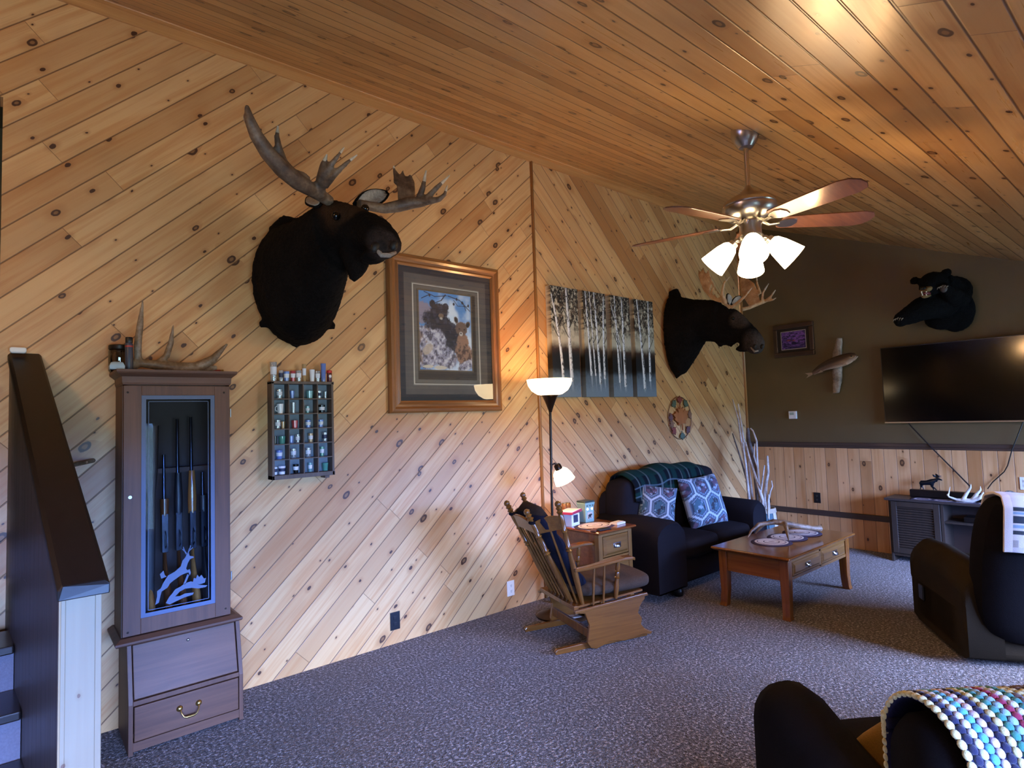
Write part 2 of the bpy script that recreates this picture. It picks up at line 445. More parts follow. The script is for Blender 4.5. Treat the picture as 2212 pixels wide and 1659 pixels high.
# cove board under the ceiling, batten and corner bead
b = MB(); b.prism([(YA, HA - 0.085), (YA - 0.014, HA - 0.085), (YA - 0.02, HA - 0.03), (YA - 0.05, HA - 0.026), (YA - 0.06, zc(YA - 0.06) + 0.01), (YA, HA)], (XR, 0, 0), (0, 1, 0), (0, 0, 1), (XC - XR, 0, 0))
struct(b.build('trim_3', m_trimw, keep=True))
m_trimv = wood('pine_trim_upright', '#b9824a', '#8a5a2b', 'Z', 0.7)
b = MB(); b.tube([(3.47, YA - 0.004, 0), (3.47, YA - 0.004, HA - 0.08)], 0.015, 8); struct(b.build('trim_4', m_trimv, keep=True, smooth=180))
b = MB(); b.tube([(XC - 0.012, YA - 0.012, 1.15), (XC - 0.012, YA - 0.012, HA - 0.08)], 0.016, 8); struct(b.build('trim_5', m_trimv, keep=True, smooth=180))

# wall with the windows (behind the right edge of the view) and rear wall
x0, x1, z0, z1 = WIN1; X0, X1, Z0, Z1 = WIN2; T = YR - 0.12
b = MB()
for a, c in (((XR, T, 0), (x0, YR, 2.1)), ((x1, T, 0), (X0, YR, 2.1)), ((X1, T, 0), (XC, YR, 2.1)),
             ((x0, T, 0), (x1, YR, z0)), ((x0, T, z1), (x1, YR, 2.1)), ((X0, T, 0), (X1, YR, Z0)), ((X0, T, Z1), (X1, YR, 2.1))): b.bb(a, c)
struct(b.build('wall_right', m_rearwall, keep=True))
b = MB(); b.prism([(YR - 0.12, 0), (YA + 0.12, 0), (YA + 0.12, HA), (YR - 0.12, zc(YR - 0.12))], (XR - 0.12, 0, 0), (0, 1, 0), (0, 0, 1), (0.12, 0, 0))
struct(b.build('wall_rear', m_rearwall, keep=True))
m_white = plain('white_paint', '#e8e6e0', 0.4, var=0.03)
m_pane = clear_glass('window_glass')
for i, (a0, a1, b0, b1) in enumerate((WIN1, WIN2)):
    b = MB(); t = 0.05
    for A, B in (((a0, T, b0), (a0 + t, YR + 0.01, b1)), ((a1 - t, T, b0), (a1, YR + 0.01, b1)), ((a0, T, b0), (a1, YR + 0.01, b0 + t)), ((a0, T, b1 - t), (a1, YR + 0.01, b1)),
                 (((a0 + a1) / 2 - 0.025, T + 0.03, b0), ((a0 + a1) / 2 + 0.025, YR - 0.03, b1))): b.bb(A, B)
    w = struct(b.build('window_%d' % (i + 1), m_white, keep=True))
    b = MB(); b.bb((a0 + t, YR - 0.064, b0 + t), (a1 - t, YR - 0.060, b1 - t)); b.build('pane', m_pane, w)

# half wall with dark cap beside the stairs
m_panel = planks('brown_stair_panelling', (0, 0, 1), (0, 1, 0), 0.10, 6.0, lin('#40342c'), lin('#392e27'), lin('#312722'), lin('#2a201b'), knots=0.0, groove=lin('#2a1d17'), seed=5.0, gw=0.003)
m_cap = wood('near_black_stained_cap', '#19120e', '#0c0807', 'Y', 0.8, rough=0.45, coat=0.0)
m_post = planks('pale_pine_post', (0, 0, 1), (1, 0, 0), 0.19, 6.0, lin('#95846a'), lin('#8f7c62'), lin('#846f54'), lin('#6b4a36'), knots=0.9, groove=lin('#a98a62'), seed=6.03)
yn, yf = 2.25, 3.763; zn, zf = 1.06, 1.90
L = lambda y: 0.098 - 0.0899 * (y - 2.25)
b = MB()
q = [(L(yn), yn + 0.03), (L(yf), yf), (L(yf) + 0.114, yf), (L(yn) + 0.106, yn + 0.03)]
vs = [b.bm.verts.new((x, y, 0)) for x, y in q] + [b.bm.verts.new((x, y, zn + (zf - zn) * (y - yn) / (yf - yn))) for x, y in q]
for f in ((3, 2, 1, 0), (4, 5, 6, 7), (0, 1, 5, 4), (1, 2, 6, 5), (2, 3, 7, 6), (3, 0, 4, 7)): b.face([vs[i] for i in f])
struct(b.build('wall_stair', m_panel, keep=True))
t = thing('stair_newel', 'pale pine end post below the dark stair cap', 'post', (L(yn) + 0.053, yn + 0.015, 0))
b = MB(); b.bb((-0.036, -0.015, 0), (0.036, 0.014, zn)); b.build('post_board', m_post, t)
for sx in (-1, 1):
    b = MB(); b.bb((sx * 0.036, -0.019, 0), (sx * 0.053, 0.015, zn)); b.build('edge_strip', m_post, t, bevel=0.002)
b = MB()
for (y, z) in ((yn - 0.03, zn), (yf - 0.004, zf + 0.02)):
    pass
def capring(y, z): 
    l, r = L(y) - 0.008, L(y) + 0.122
    return [(l, y, z), (r, y, z), (r, y, z + 0.03), (r - 0.012, y + 0.012, z + 0.044), (l + 0.012, y + 0.012, z + 0.044), (l, y, z + 0.03)]
b.rings([capring(yn - 0.03, zn - 0.012), capring(yf - 0.004, zf + 0.004)])
struct(b.build('trim_6', m_cap, keep=True, bevel=0.004))
# carpeted steps going up behind the half wall
m_riser = plain('blue_grey_stair_carpet', '#6f6a72', 0.95, var=0.25, scale=120, bump=0.5, bscale=220)
m_tread = wood('dark_stair_tread', '#2a201b', '#17100d', 'X', 0.8)
st = thing('staircase', 'blue-lit carpeted staircase rising behind the dark-capped half wall', 'stairs', (-0.5, 2.56, 0))
for k in range(6):
    y = 0.27 * k; z = 0.09 + 0.185 * k
    xr = L(y + 2.58) + 0.5 if k < 4 else 0.415
    b = MB(); b.bb((-0.5, y, 0), (xr, y + 0.262, z - 0.035)); b.build('riser', m_riser, st)
    b = MB(); b.bb((-0.5, y - 0.02, z - 0.035), (xr, y + 0.262, z)); b.build('tread', m_tread, st, bevel=0.006)

# ---------------------------------------------------------------- gun cabinet
m_cab = wood('brown_oak_cabinet', '#6c4832', '#4b3022', 'Z', 1.0, rough=0.55, coat=0.0)
m_cabx = wood('brown_oak_cabinet_flat', '#6c4832', '#4b3022', 'X', 1.0, rough=0.55, coat=0.0)
m_cabin = plain('dark_cabinet_lining', '#3a2a24', 0.7)
m_brass = plain('aged_brass', '#b59a5c', 0.35, 1.0, var=0.2, scale=60)
m_steel = plain('dull_steel', '#a8a8a8', 0.35, 1.0)
m_screw = plain('dark_screw', '#20150f', 0.5)
m_cabglass = clear_glass('cabinet_glass', (0.92, 0.95, 0.97), 0.0, 0.0, coat=0.12)
m_etch = plain('etched_frost', '#566480', 0.55, var=0.05)
gx0, gx1, gyb = 0.395, 0.890, YA - 0.012      # carcass sides and back
gyf = 3.47                                     # front of the upper part
gc = thing('gun_cabinet', 'tall brown wooden gun cabinet with an etched glass door', 'cabinet', (0.64, 3.6, 0))
def G(b, name, m, p=gc, **k): return b.build(name, m, p, world=True, **k)
b = MB()
b.bb((gx0, gyf + 0.02, 0.52), (gx0 + 0.02, gyb, 1.79)); b.bb((gx1 - 0.02, gyf + 0.02, 0.52), (gx1, gyb, 1.79)); b.bb((gx0, gyf + 0.02, 1.77), (gx1, gyb, 1.79))
G(b, 'upper_carcass', m_cab)
b = MB(); b.bb((gx0 + 0.02, gyb - 0.012, 0.53), (gx1 - 0.02, gyb, 1.77)); b.bb((gx0 + 0.02, gyf + 0.03, 0.53), (gx1 - 0.02, gyb - 0.012, 0.55)); G(b, 'lining', m_cabin)
b = MB(); b.bb((gx0 + 0.02, gyb - 0.10, 1.31), (gx1 - 0.02, gyb - 0.012, 1.335)); G(b, 'barrel_rest', m_cabin)
b = MB()   # cornice
b.rings([[(gx0 - e, gyf - e, z), (gx1 + e, gyf - e, z), (gx1 + e, gyb, z), (gx0 - e, gyb, z)] for e, z in ((0.0, 1.775), (0.004, 1.785), (0.006, 1.815), (0.026, 1.832), (0.03, 1.838), (0.03, 1.85))])
G(b, 'cornice', m_cabx)
# door: four rails around the pane
dz0, dz1, pz0, pz1, px0, px1 = 0.54, 1.77, 0.615, 1.72, 0.474, 0.812
b = MB()
for A, B in (((gx0 + 0.003, gyf - 0.002, dz0), (px0, gyf + 0.02, dz1)), ((px1, gyf - 0.002, dz0), (gx1 - 0.003, gyf + 0.02, dz1)),
             ((px0, gyf - 0.0015, dz0), (px1, gyf + 0.02, pz0)), ((px0, gyf - 0.0015, pz1), (px1, gyf + 0.02, dz1))): b.bb(A, B)
door = G(b, 'door', m_cab, bevel=0.002)
b = MB(); b.bb((px0, gyf + 0.004, pz0), (px1, gyf + 0.008, pz1)); G(b, 'glass_pane', m_cabglass, door)
b = MB()   # etched border, inner line and leaping deer on the glass
e = 0.0025; ye = gyf + 0.0015
def strip(x0, z0, x1, z1): b.bb((min(x0, x1), ye, min(z0, z1)), (max(x0, x1), ye + e, max(z0, z1)))
w = 0.020
strip(px0, pz0, px0 + w, pz1); strip(px1 - w, pz0, px1, pz1); strip(px0 + w, pz0, px1 - w, pz0 + w); strip(px0 + w, pz1 - w, px1 - w, pz1)
i, t = 0.030, 0.003
strip(px0 + i, pz0 + i, px0 + i + t, pz1 - i); strip(px1 - i - t, pz0 + i, px1 - i, pz1 - i); strip(px0 + i, pz0 + i, px1 - i, pz0 + i + t); strip(px0 + i, pz1 - i - t, px1 - i, pz1 - i)
def onp(poly): b.prism([((x - 230) / 976 * 300 + 230, y) for x, y in poly], (0, 0, 0), (1, 0, 0), (0, 0, 1), (0, e, 0))
def etch(pts):
    """outline sketched on the pane in metres from its lower left corner"""
    b.prism([(px0 + x, pz0 + z) for x, z in pts], (0, ye, 0), (1, 0, 0), (0, 0, 1), (0, e, 0))
etch([(0.062, 0.052), (0.070, 0.090), (0.070, 0.118), (0.086, 0.128), (0.095, 0.150), (0.118, 0.186), (0.150, 0.200), (0.176, 0.222), (0.184, 0.250), (0.196, 0.262), (0.205, 0.282), (0.214, 0.280), (0.216, 0.268), (0.234, 0.262), (0.236, 0.256), (0.218, 0.250), (0.208, 0.232), (0.200, 0.206), (0.206, 0.196), (0.217, 0.200), (0.222, 0.180), (0.217, 0.166), (0.212, 0.184), (0.196, 0.182), (0.176, 0.176), (0.146, 0.158), (0.128, 0.146), (0.116, 0.126), (0.090, 0.112), (0.084, 0.090), (0.078, 0.060)])
etch([(0.206, 0.176), (0.196, 0.150), (0.188, 0.130), (0.196, 0.126), (0.206, 0.150), (0.214, 0.170)])
etch([(0.088, 0.176), (0.082, 0.200), (0.098, 0.214), (0.104, 0.190), (0.112, 0.182)])
for q in ([(0.200, 0.276), (0.190, 0.300), (0.194, 0.300), (0.204, 0.284)], [(0.192, 0.294), (0.182, 0.306), (0.184, 0.308), (0.194, 0.298)], [(0.206, 0.280), (0.214, 0.306), (0.217, 0.305), (0.211, 0.280)], [(0.213, 0.296), (0.232, 0.310), (0.233, 0.307), (0.214, 0.292)], [(0.190, 0.298), (0.186, 0.318), (0.189, 0.318), (0.194, 0.300)], [(0.216, 0.303), (0.220, 0.322), (0.223, 0.321), (0.219, 0.302)]): etch(q)
etch([(0.108, 0.050), (0.122, 0.076), (0.140, 0.096), (0.150, 0.110), (0.176, 0.120), (0.196, 0.132), (0.222, 0.136), (0.240, 0.128), (0.262, 0.110), (0.300, 0.100), (0.292, 0.092), (0.258, 0.092), (0.226, 0.102), (0.196, 0.104), (0.170, 0.094), (0.150, 0.074), (0.170, 0.072), (0.196, 0.080), (0.236, 0.076), (0.230, 0.066), (0.190, 0.060), (0.150, 0.048), (0.126, 0.040)])
etch([(0.232, 0.132), (0.236, 0.150), (0.246, 0.146), (0.252, 0.164), (0.262, 0.150), (0.272, 0.160), (0.284, 0.138), (0.294, 0.140), (0.288, 0.116), (0.262, 0.112)])
G(b, 'etched_design', m_etch, door)
b = MB(); b.cyl((0.426, gyf - 0.008, 1.215), (0.426, gyf, 1.215), 0.008); b.cyl((0.426, gyf - 0.010, 1.215), (0.426, gyf - 0.006, 1.215), 0.004); G(b, 'lock', m_steel, door, smooth=40)
for z in (1.60, 0.72):
    b = MB(); b.cyl((gx1 + 0.003, gyf + 0.004, z), (gx1 + 0.003, gyf + 0.004, z + 0.045), 0.004); G(b, 'hinge', m_steel, door, smooth=40)
for x, z in ((0.415, 1.735), (0.858, 1.735), (0.42, 0.56), (0.862, 0.575)):
    b = MB(); b.ball((x, gyf - 0.002, z), (0.005, 0.003, 0.005), seg=10, rg=6); G(b, 'screw_plug', m_screw, door, smooth=180)
# waist moulding, slant front, drawer, base
b = MB(); b.rings([[(gx0 - e_, y, z), (gx1 + e_ + .018, y, z), (gx1 + e_ + .018, gyb, z), (gx0 - e_, gyb, z)] for e_, y, z in ((0.008, gyf - 0.012, 0.498), (0.026, gyf - 0.035, 0.506), (0.03, gyf - 0.04, 0.512), (0.03, gyf - 0.04, 0.522), (0.006, gyf - 0.008, 0.536))]); G(b, 'waist_moulding', m_cabx)
lx0, lx1, ly = 0.392, 0.950, 3.400
lx0 = 0.415; yt = gyf + 0.0
prof = [(yt - 0.005, 0.50), (ly, 0.235), (ly, 0.0), (gyb, 0.0), (gyb, 0.50)]
b = MB()
for xa in (lx0, lx1 - 0.022 - 0.05):
    pass
def side(xa, xb): b.prism(prof, (xa, 0, 0), (0, 1, 0), (0, 0, 1), (xb - xa, 0, 0))
side(lx0, lx0 + 0.02); side(0.91, 0.93)
b.bb((lx0 + 0.02, gyf + 0.05, 0.03), (0.91, gyb, 0.05)); b.bb((lx0 + 0.02, gyb - 0.01, 0.03), (0.91, gyb, 0.5))
b.bb((lx0 + 0.02, ly + 0.002, 0.226), (0.91, ly + 0.06, 0.248))
G(b, 'lower_carcass', m_cab, bevel=0.002)
b = MB(); b.prism([(yt - 0.001, 0.494), (ly + 0.006, 0.254), (ly + 0.026, 0.250), (yt + 0.02, 0.492)], (lx0 + 0.024, 0, 0), (0, 1, 0), (0, 0, 1), (0.466, 0, 0)); fl = G(b, 'slant_flap', m_cabx, bevel=0.003)
b = MB(); b.ball((0.68, ly + 0.055, 0.462), (0.007, 0.004, 0.007), seg=10, rg=6); G(b, 'keyhole', m_steel, fl, smooth=180)
b = MB(); b.bb((lx0 + 0.024, ly - 0.004, 0.062), (0.905, ly + 0.016, 0.222)); dr = G(b, 'drawer', m_cabx, bevel=0.003)
b = MB(); b.bb((lx0 + 0.02, ly + 0.004, 0.015), (0.91, ly + 0.02, 0.056)); G(b, 'plinth', m_cabx)
b = MB()
for x in (0.630, 0.716): b.lathe([(0.002, 0.012), (0.009, 0.009), (0.013, 0.004), (0.015, 0.0)], (x, ly - 0.005, 0.156), (0, -1, 0), 14)
b.tube([(0.632, ly - 0.013, 0.154), (0.634, ly - 0.028, 0.140), (0.644, ly - 0.034, 0.121), (0.656, ly - 0.034, 0.116), (0.690, ly - 0.034, 0.116), (0.702, ly - 0.034, 0.121), (0.712, ly - 0.028, 0.140), (0.714, ly - 0.013, 0.154)], [0.0035] * 3 + [0.006, 0.006] + [0.0035] * 3, 8)
G(b, 'handle', m_brass, dr, smooth=60)
# long guns standing in the cabinet
m_stock = wood('walnut_gunstock', '#6b3f22', '#3a2010', 'Z', 1.2, rough=0.25, coat=0.6)
m_stock2 = wood('honey_gunstock', '#a87642', '#70451f', 'Z', 1.2, rough=0.25, coat=0.6)
m_blued = plain('blued_steel', '#2b2e36', 0.22, 0.9)
m_blackst = plain('black_synthetic_stock', '#15161a', 0.45)
m_pad = plain('rubber_butt_pad', '#1a1512', 0.7)
m_silver = plain('bright_steel_receiver', '#b9c2cc', 0.25, 1.0, var=0.05)
def gun(label, x, z0, z1, stock, fore, y=3.60, muzz=0.008, rec=m_blued, lean=0.0):
    t = thing('rifle', label, 'gun', (x, y, z0), 0, 'long guns in the cabinet'); H = z1 - z0
    t.rotation_euler = (math.radians(-2.6), math.radians(lean), 0)
    b = MB(); b.tube([(0.012, -0.03, 0.004), (0.008, -0.025, 0.10), (0.0, -0.005, 0.24), (0.0, 0.012, 0.31), (0, 0.015, 0.36)], [0.052, 0.05, 0.03, 0.022, 0.02], 14, flat=((1, 0, 0), 0.42)); s = b.build('stock', stock, t, smooth=50)
    b = MB(); b.tube([(0.012, -0.03, -0.0), (0.012, -0.03, 0.012)], [0.053, 0.053], 14, flat=((1, 0, 0), 0.44)); b.build('butt_pad', m_pad, s, smooth=50)
    b = MB(); b.box((0, 0.012, 0.44), (0.03, 0.05, 0.2)); b.tube([(0, -0.012, 0.36), (0, -0.045, 0.38), (0, -0.045, 0.43), (0, -0.012, 0.45)], 0.003, 6); b.build('receiver', rec, t, bevel=0.006)
    b = MB(); b.tube([(0, 0.006, 0.53), (0, 0.004, 0.62), (0, 0.006, min(0.86, H * 0.72))], [0.02, 0.022, 0.015], 12); b.build('fore_end', fore, t, smooth=50)
    b = MB(); b.tube([(0, 0.018, 0.5), (0, 0.018, H - 0.02), (0, 0.018, H)], [0.0105, muzz, muzz], 10); b.box((0, 0.028, H - 0.02), (0.003, 0.01, 0.012)); b.build('barrel', m_blued, t, smooth=60)
    return t
gun('shotgun with a pale stock, farthest left behind the etched glass', 0.523, 0.555, 1.30, m_stock2, m_stock2)
gun('short-barrelled walnut rifle, second from left behind the etched glass', 0.602, 0.555, 1.41, m_stock, m_stock)
gun('long rifle with bright barrel, middle of the cabinet behind the etched glass', 0.668, 0.555, 1.60, m_stock, m_blackst, muzz=0.0075)
gun('rifle with honey-coloured fore-end, right side behind the etched glass', 0.735, 0.555, 1.61, m_stock2, m_stock2, muzz=0.007)
gun('black-stocked rifle, farthest right behind the etched glass', 0.79, 0.555, 1.30, m_blackst, m_blackst)
b = MB(); b.rings([[(0.50 + dx * k, 3.53 + dy, z) for dx, dy in ((0, 0), (0.042, 0), (0.042, 0.05), (0, 0.05))] for z, k in ((1.28, 1.0), (1.50, 1.0), (1.56, 0.9))]); 
b = MB(); b.tube([(0.525, 3.56, 0.56), (0.525, 3.56, 0.90), (0.530, 3.565, 1.20), (0.522, 3.565, 1.34), (0.516, 3.565, 1.565)], [0.02, 0.024, 0.02, 0.04, 0.05], 14, flat=((0, 1, 0), 0.35))
tag(b.build('gun_case', m_blackst, smooth=60), 'dark soft gun case standing at the left edge inside the gun cabinet', 'case')
# things on top of the gun cabinet
m_antler = None
def antler_mat(name, a, bcol, c):
    g = NG(name); v = g.co(); f = g.noise(v, 9, 4, 0.6); f2 = g.noise(g.vm(v, (60, 60, 60)), 1.0, 3)
    col = g.ramp(g.ma('ADD', g.ma('MULTIPLY', f, 0.8), g.ma('MULTIPLY', f2, 0.25)), [(0.32, lin(c)), (0.5, lin(bcol)), (0.7, lin(a))])
    g.bump(f2, 0.35, 0.006); return g.fin(col, 0.55)
m_shed = antler_mat('weathered_shed_antler', '#a08f7a', '#745a3f', '#3f2d1d')
m_bone = antler_mat('pale_antler', '#e6e2da', '#cfc8bc', '#a39a8c')
zt = 1.852
b = MB()
b.tube([(0.445, 3.60, zt + 0.028), (0.485, 3.60, zt + 0.045), (0.56, 3.60, zt + 0.036), (0.66, 3.60, zt + 0.022), (0.75, 3.60, zt + 0.028), (0.83, 3.585, zt + 0.075), (0.90, 3.56, zt + 0.165)], [0.03, 0.022, 0.026, 0.034, 0.032, 0.024, 0.007], 12)
b.tube([(0.475, 3.60, zt + 0.05), (0.472, 3.59, zt + 0.14), (0.482, 3.58, zt + 0.25), (0.492, 3.575, zt + 0.375)], [0.018, 0.019, 0.016, 0.005], 10)
b.tube([(0.56, 3.60, zt + 0.05), (0.605, 3.60, zt + 0.085), (0.625, 3.59, zt + 0.16), (0.634, 3.58, zt + 0.255)], [0.012, 0.018, 0.015, 0.005], 10)
b.tube([(0.70, 3.60, zt + 0.028), (0.80, 3.62, zt + 0.025), (0.862, 3.63, zt + 0.034)], [0.02, 0.022, 0.014], 10)
b.ball((0.455, 3.60, zt + 0.035), (0.022, 0.03, 0.03))
tag(b.build('shed_antler', m_shed, remesh=0.007, relax=2), 'forked brown shed antler lying on top of the gun cabinet', 'antler')
m_jar = clear_glass('smoky_jar_glass', (0.45, 0.42, 0.38), 0.08)
t = thing('glass_jar', 'smoky glass jar with dark lid at back left of the gun cabinet top', 'jar', (0.405, 3.70, zt))
b = MB(); b.lathe([(0.045, 0), (0.05, 0.01), (0.05, 0.115), (0.042, 0.122)], seg=20); b.build('jar_body', m_jar, t, smooth=40)
b = MB(); b.lathe([(0.048, 0.121), (0.05, 0.124), (0.05, 0.142), (0.046, 0.146)], seg=20); b.build('lid', plain('dark_tin_lid', '#2a221d', 0.4, 0.6), t, smooth=40)
t = thing('spray_can', 'slim dark blue can with red band beside the antler on the gun cabinet', 'can', (0.43, 3.555, zt))
b = MB(); b.lathe([(0.017, 0), (0.018, 0.004), (0.018, 0.135), (0.015, 0.142)], seg=16); b.build('can_body', plain('slate_blue_tin', '#3b4150', 0.4), t, smooth=40)
b = MB(); b.lathe([(0.0184, 0.12), (0.0184, 0.128)], seg=16); b.build('red_band', plain('red_print', '#a33327', 0.5), t, smooth=40)
b = MB(); b.lathe([(0.016, 0.142), (0.017, 0.145), (0.017, 0.168), (0.014, 0.172)], seg=16); b.build('cap', m_blackst, t, smooth=40)
b = MB(); b.rings([[(0.372 + x * s, 3.50 + y * s, zt + z) for x, y in ((-.03, -.02), (.03, -.025), (.034, .03), (-.03, .03))] for s, z in ((1, 0), (1.05, .015), (0.8, .034), (0.3, .038))]); tag(b.build('folded_cloth', plain('pale_blue_cloth', '#9fb6c4', 0.9), smooth=60), 'small pale blue folded cloth at front left of the gun cabinet top', 'cloth')
t = thing('shotgun_shell', 'red shotgun shell with brass end at right of the gun cabinet top', 'shell', (0.862, 3.64, zt + 0.012))
b = MB(); b.cyl((-0.035, 0, 0), (0.02, 0, 0), 0.0115); b.build('hull', plain('red_plastic_hull', '#9c2a22', 0.4), t, smooth=40)
b = MB(); b.cyl((0.02, 0, 0), (0.036, 0, 0), 0.0122); b.build('brass_head', m_brass, t, smooth=40)
b = MB(); b.rings([[(-0.006 + x, 3.74 + y, 1.906 + z) for x, y in ((-.032 * s, -.018 * s), (.032 * s, -.018 * s), (.032 * s, .018 * s), (-.032 * s, .018 * s))] for s, z in ((.8, 0), (1, .008), (1, .024), (.8, .03))])
b.bm.transform(Matrix.Translation((0.0, -0.02, 0.032)))
tag(b.build('soap_dish', m_white, bevel=0.006), 'small white rounded box on the top end of the dark stair cap', 'box')
b = MB(); b.tube([(0.212, 3.600, 1.387), (0.234, 3.580, 1.395), (0.258, 3.550, 1.397)], [0.011, 0.009, 0.006], 8)
b.tube([(0.212, 3.600, 1.387), (0.30, YA, 1.395)], [0.011, 0.012], 8)
tag(b.build('wooden_peg', m_shed, smooth=60), 'small wooden peg sticking out between stair cap and gun cabinet', 'peg')

# ---------------------------------------------------------------- outlets
def outlet(label, cat, loc, axis, plate, m, slots):
    t = thing('wall_outlet', label, cat, loc)
    if axis == 'y': f = lambda x, d, z: (x, -d, z)
    else: f = lambda x, d, z: (-d, x, z)
    w, hh = plate
    b = MB(); b.bb(f(-w / 2, 0, -hh / 2), f(w / 2, 0.007, hh / 2)); b.build('cover_plate', m, t, bevel=0.003)
    for z in (-0.021, 0.021):
        b = MB(); b.bb(f(-0.013, 0.006, z - 0.013), f(0.013, 0.010, z + 0.013)); r = b.build('receptacle', m, t, bevel=0.003)
        b = MB()
        for x in (-0.006, 0.006): b.bb(f(x - 0.0012, 0.0095, z - 0.002), f(x + 0.0012, 0.0103, z + 0.007))
        b.bb(f(-0.0025, 0.0095, z - 0.0095), f(0.0025, 0.0103, z - 0.005)); b.build('slots', slots, r)
m_ivory = plain('ivory_plastic', '#e9e2cc', 0.4, var=0.03); m_blk = plain('black_plastic', '#0d0d10', 0.4)
outlet('black outlet plate low on the pine wall between gun cabinet and rocker', 'outlet', (2.03, YA, 0.157), 'y', (0.075, 0.122), m_blk, m_screw)
outlet('ivory outlet plate on the pine wall just left of the rocker', 'outlet', ((3.083, 3.763, 0.161)[0], YA, (3.083, 3.763, 0.161)[2]), 'y', (0.075, 0.122), m_ivory, m_screw)
outlet('black outlet plate on the wainscot between coffee table and media console', 'outlet', (XC - 0.012, 2.96, 0.52), 'x', (0.075, 0.118), m_blk, m_steel)
outlet('white outlet plate on the wainscot at far right above the recliner', 'outlet', (XC - 0.012, 1.13, 0.80), 'x', (0.075, 0.115), m_white, m_screw)
t = thing('thermostat', 'small white thermostat box on the olive wall under the driftwood fish', 'thermostat', (XC, 3.18, 1.425))
b = MB(); b.bb((-0.028, -0.045, 0), (0, 0.045, 0.09)); b.build('housing', m_white, t, bevel=0.005)
b = MB(); b.bb((-0.030, -0.018, 0.045), (-0.027, 0.03, 0.075)); b.build('display', plain('grey_lcd', '#9fb2a8', 0.3), t)

# ---------------------------------------------------------------- shot glass display shelf
m_rack = wood('dark_grey_brown_rack', '#6a5c52', '#4a4039', 'Z', 1.2, rough=0.6, coat=0.0)
m_rackback = plain('blue_grey_rack_back', '#8b939a', 0.8)
rx0, rx1, rz0, rz1, ryf = 1.180, 1.572, 1.215, 1.815, YA - 0.085
sh = thing('display_rack', 'dark wooden pigeonhole rack of shot glasses hung on the pine wall', 'shelf', ((rx0 + rx1) / 2, YA - 0.04, rz0))
b = MB(); t_ = 0.014
b.bb((rx0, ryf, rz0), (rx0 + t_, YA, rz1)); b.bb((rx1 - t_, ryf, rz0), (rx1, YA, rz1)); b.bb((rx0, ryf, rz1 - t_), (rx1 + 0.004, YA, rz1 + 0.004)); b.bb((rx0, ryf, rz0), (rx1 + 0.004, YA, rz0 + t_ + 0.012))
b.bb((rx1 - 0.06, ryf + 0.01, rz0 - 0.016), (rx1 - 0.03, YA, rz0))
b.build('rack_case', m_rack, sh, world=True, bevel=0.002)
b = MB(); b.bb((rx0 + t_, YA - 0.006, rz0 + t_), (rx1 - t_, YA - 0.001, rz1 - t_)); b.build('rack_back', m_rackback, sh, world=True)
cw = (rx1 - rx0 - 2 * t_) / 4; chh = (rz1 - rz0 - 2 * t_ - 0.012) / 6; zb0 = rz0 + t_ + 0.012
for c in range(1, 4):
    b = MB(); x = rx0 + t_ + cw * c; b.bb((x - 0.003, ryf + 0.004, zb0), (x + 0.003, YA - 0.006, rz1 - t_)); b.build('divider', m_rack, sh, world=True)
for r in range(1, 6):
    b = MB(); z = zb0 + chh * r; b.bb((rx0 + t_, ryf + 0.002, z - 0.003), (rx1 - t_, YA - 0.006, z + 0.003)); b.build('shelf_board', m_rack, sh, world=True)
gcols = {'clear': (.86, .9, .93), 'blue': (.25, .4, .85), 'green': (.15, .5, .4), 'white': None, 'black': None, 'red': (.7, .12, .14), 'amber': (.7, .5, .25), 'teal': (.3, .6, .62)}
gm = {k: (clear_glass('glass_' + k, v, 0.12, 0.05, alpha=(0.18 if k == 'clear' else 0.5)) if v else plain('glazed_' + k, '#e4e8ec' if k == 'white' else '#101216', 0.15)) for k, v in gcols.items()}
m_print = plain('printed_badge', '#dfe3e8', 0.5); m_print2 = plain('dark_badge', '#26304f', 0.5)
def shot(label, x, y, z, hgt, r, col, print_=None, mug=False):
    t = thing('shot_glass', label, 'shot glass', (x, y, z), 0, 'shot glasses in and on the display rack')
    b = MB(); b.lathe([(r * 0.78, 0), (r * 0.8, 0.004), (r, hgt), (r * 0.9, hgt), (r * 0.7, 0.009)], seg=14)
    g_ = b.build('glass', gm[col], t, smooth=50)
    if print_:
        b = MB(); b.lathe([(r * 0.87, hgt * 0.35), (r * 0.965, hgt * 0.75)], seg=14, cap=False); b.build('printed_band', print_, t, smooth=50)
    if mug:
        b = MB(); b.tube([(-r * .9, -0.003, hgt * .8), (-r * 1.5, -0.006, hgt * .65), (-r * 1.5, -0.006, hgt * .35), (-r * .85, -0.003, hgt * .25)], 0.003, 6); b.build('handle', gm[col], t, smooth=60)
rows = ['top', 'second', 'third', 'fourth', 'fifth', 'bottom']; cols = ['first', 'second', 'third', 'fourth']
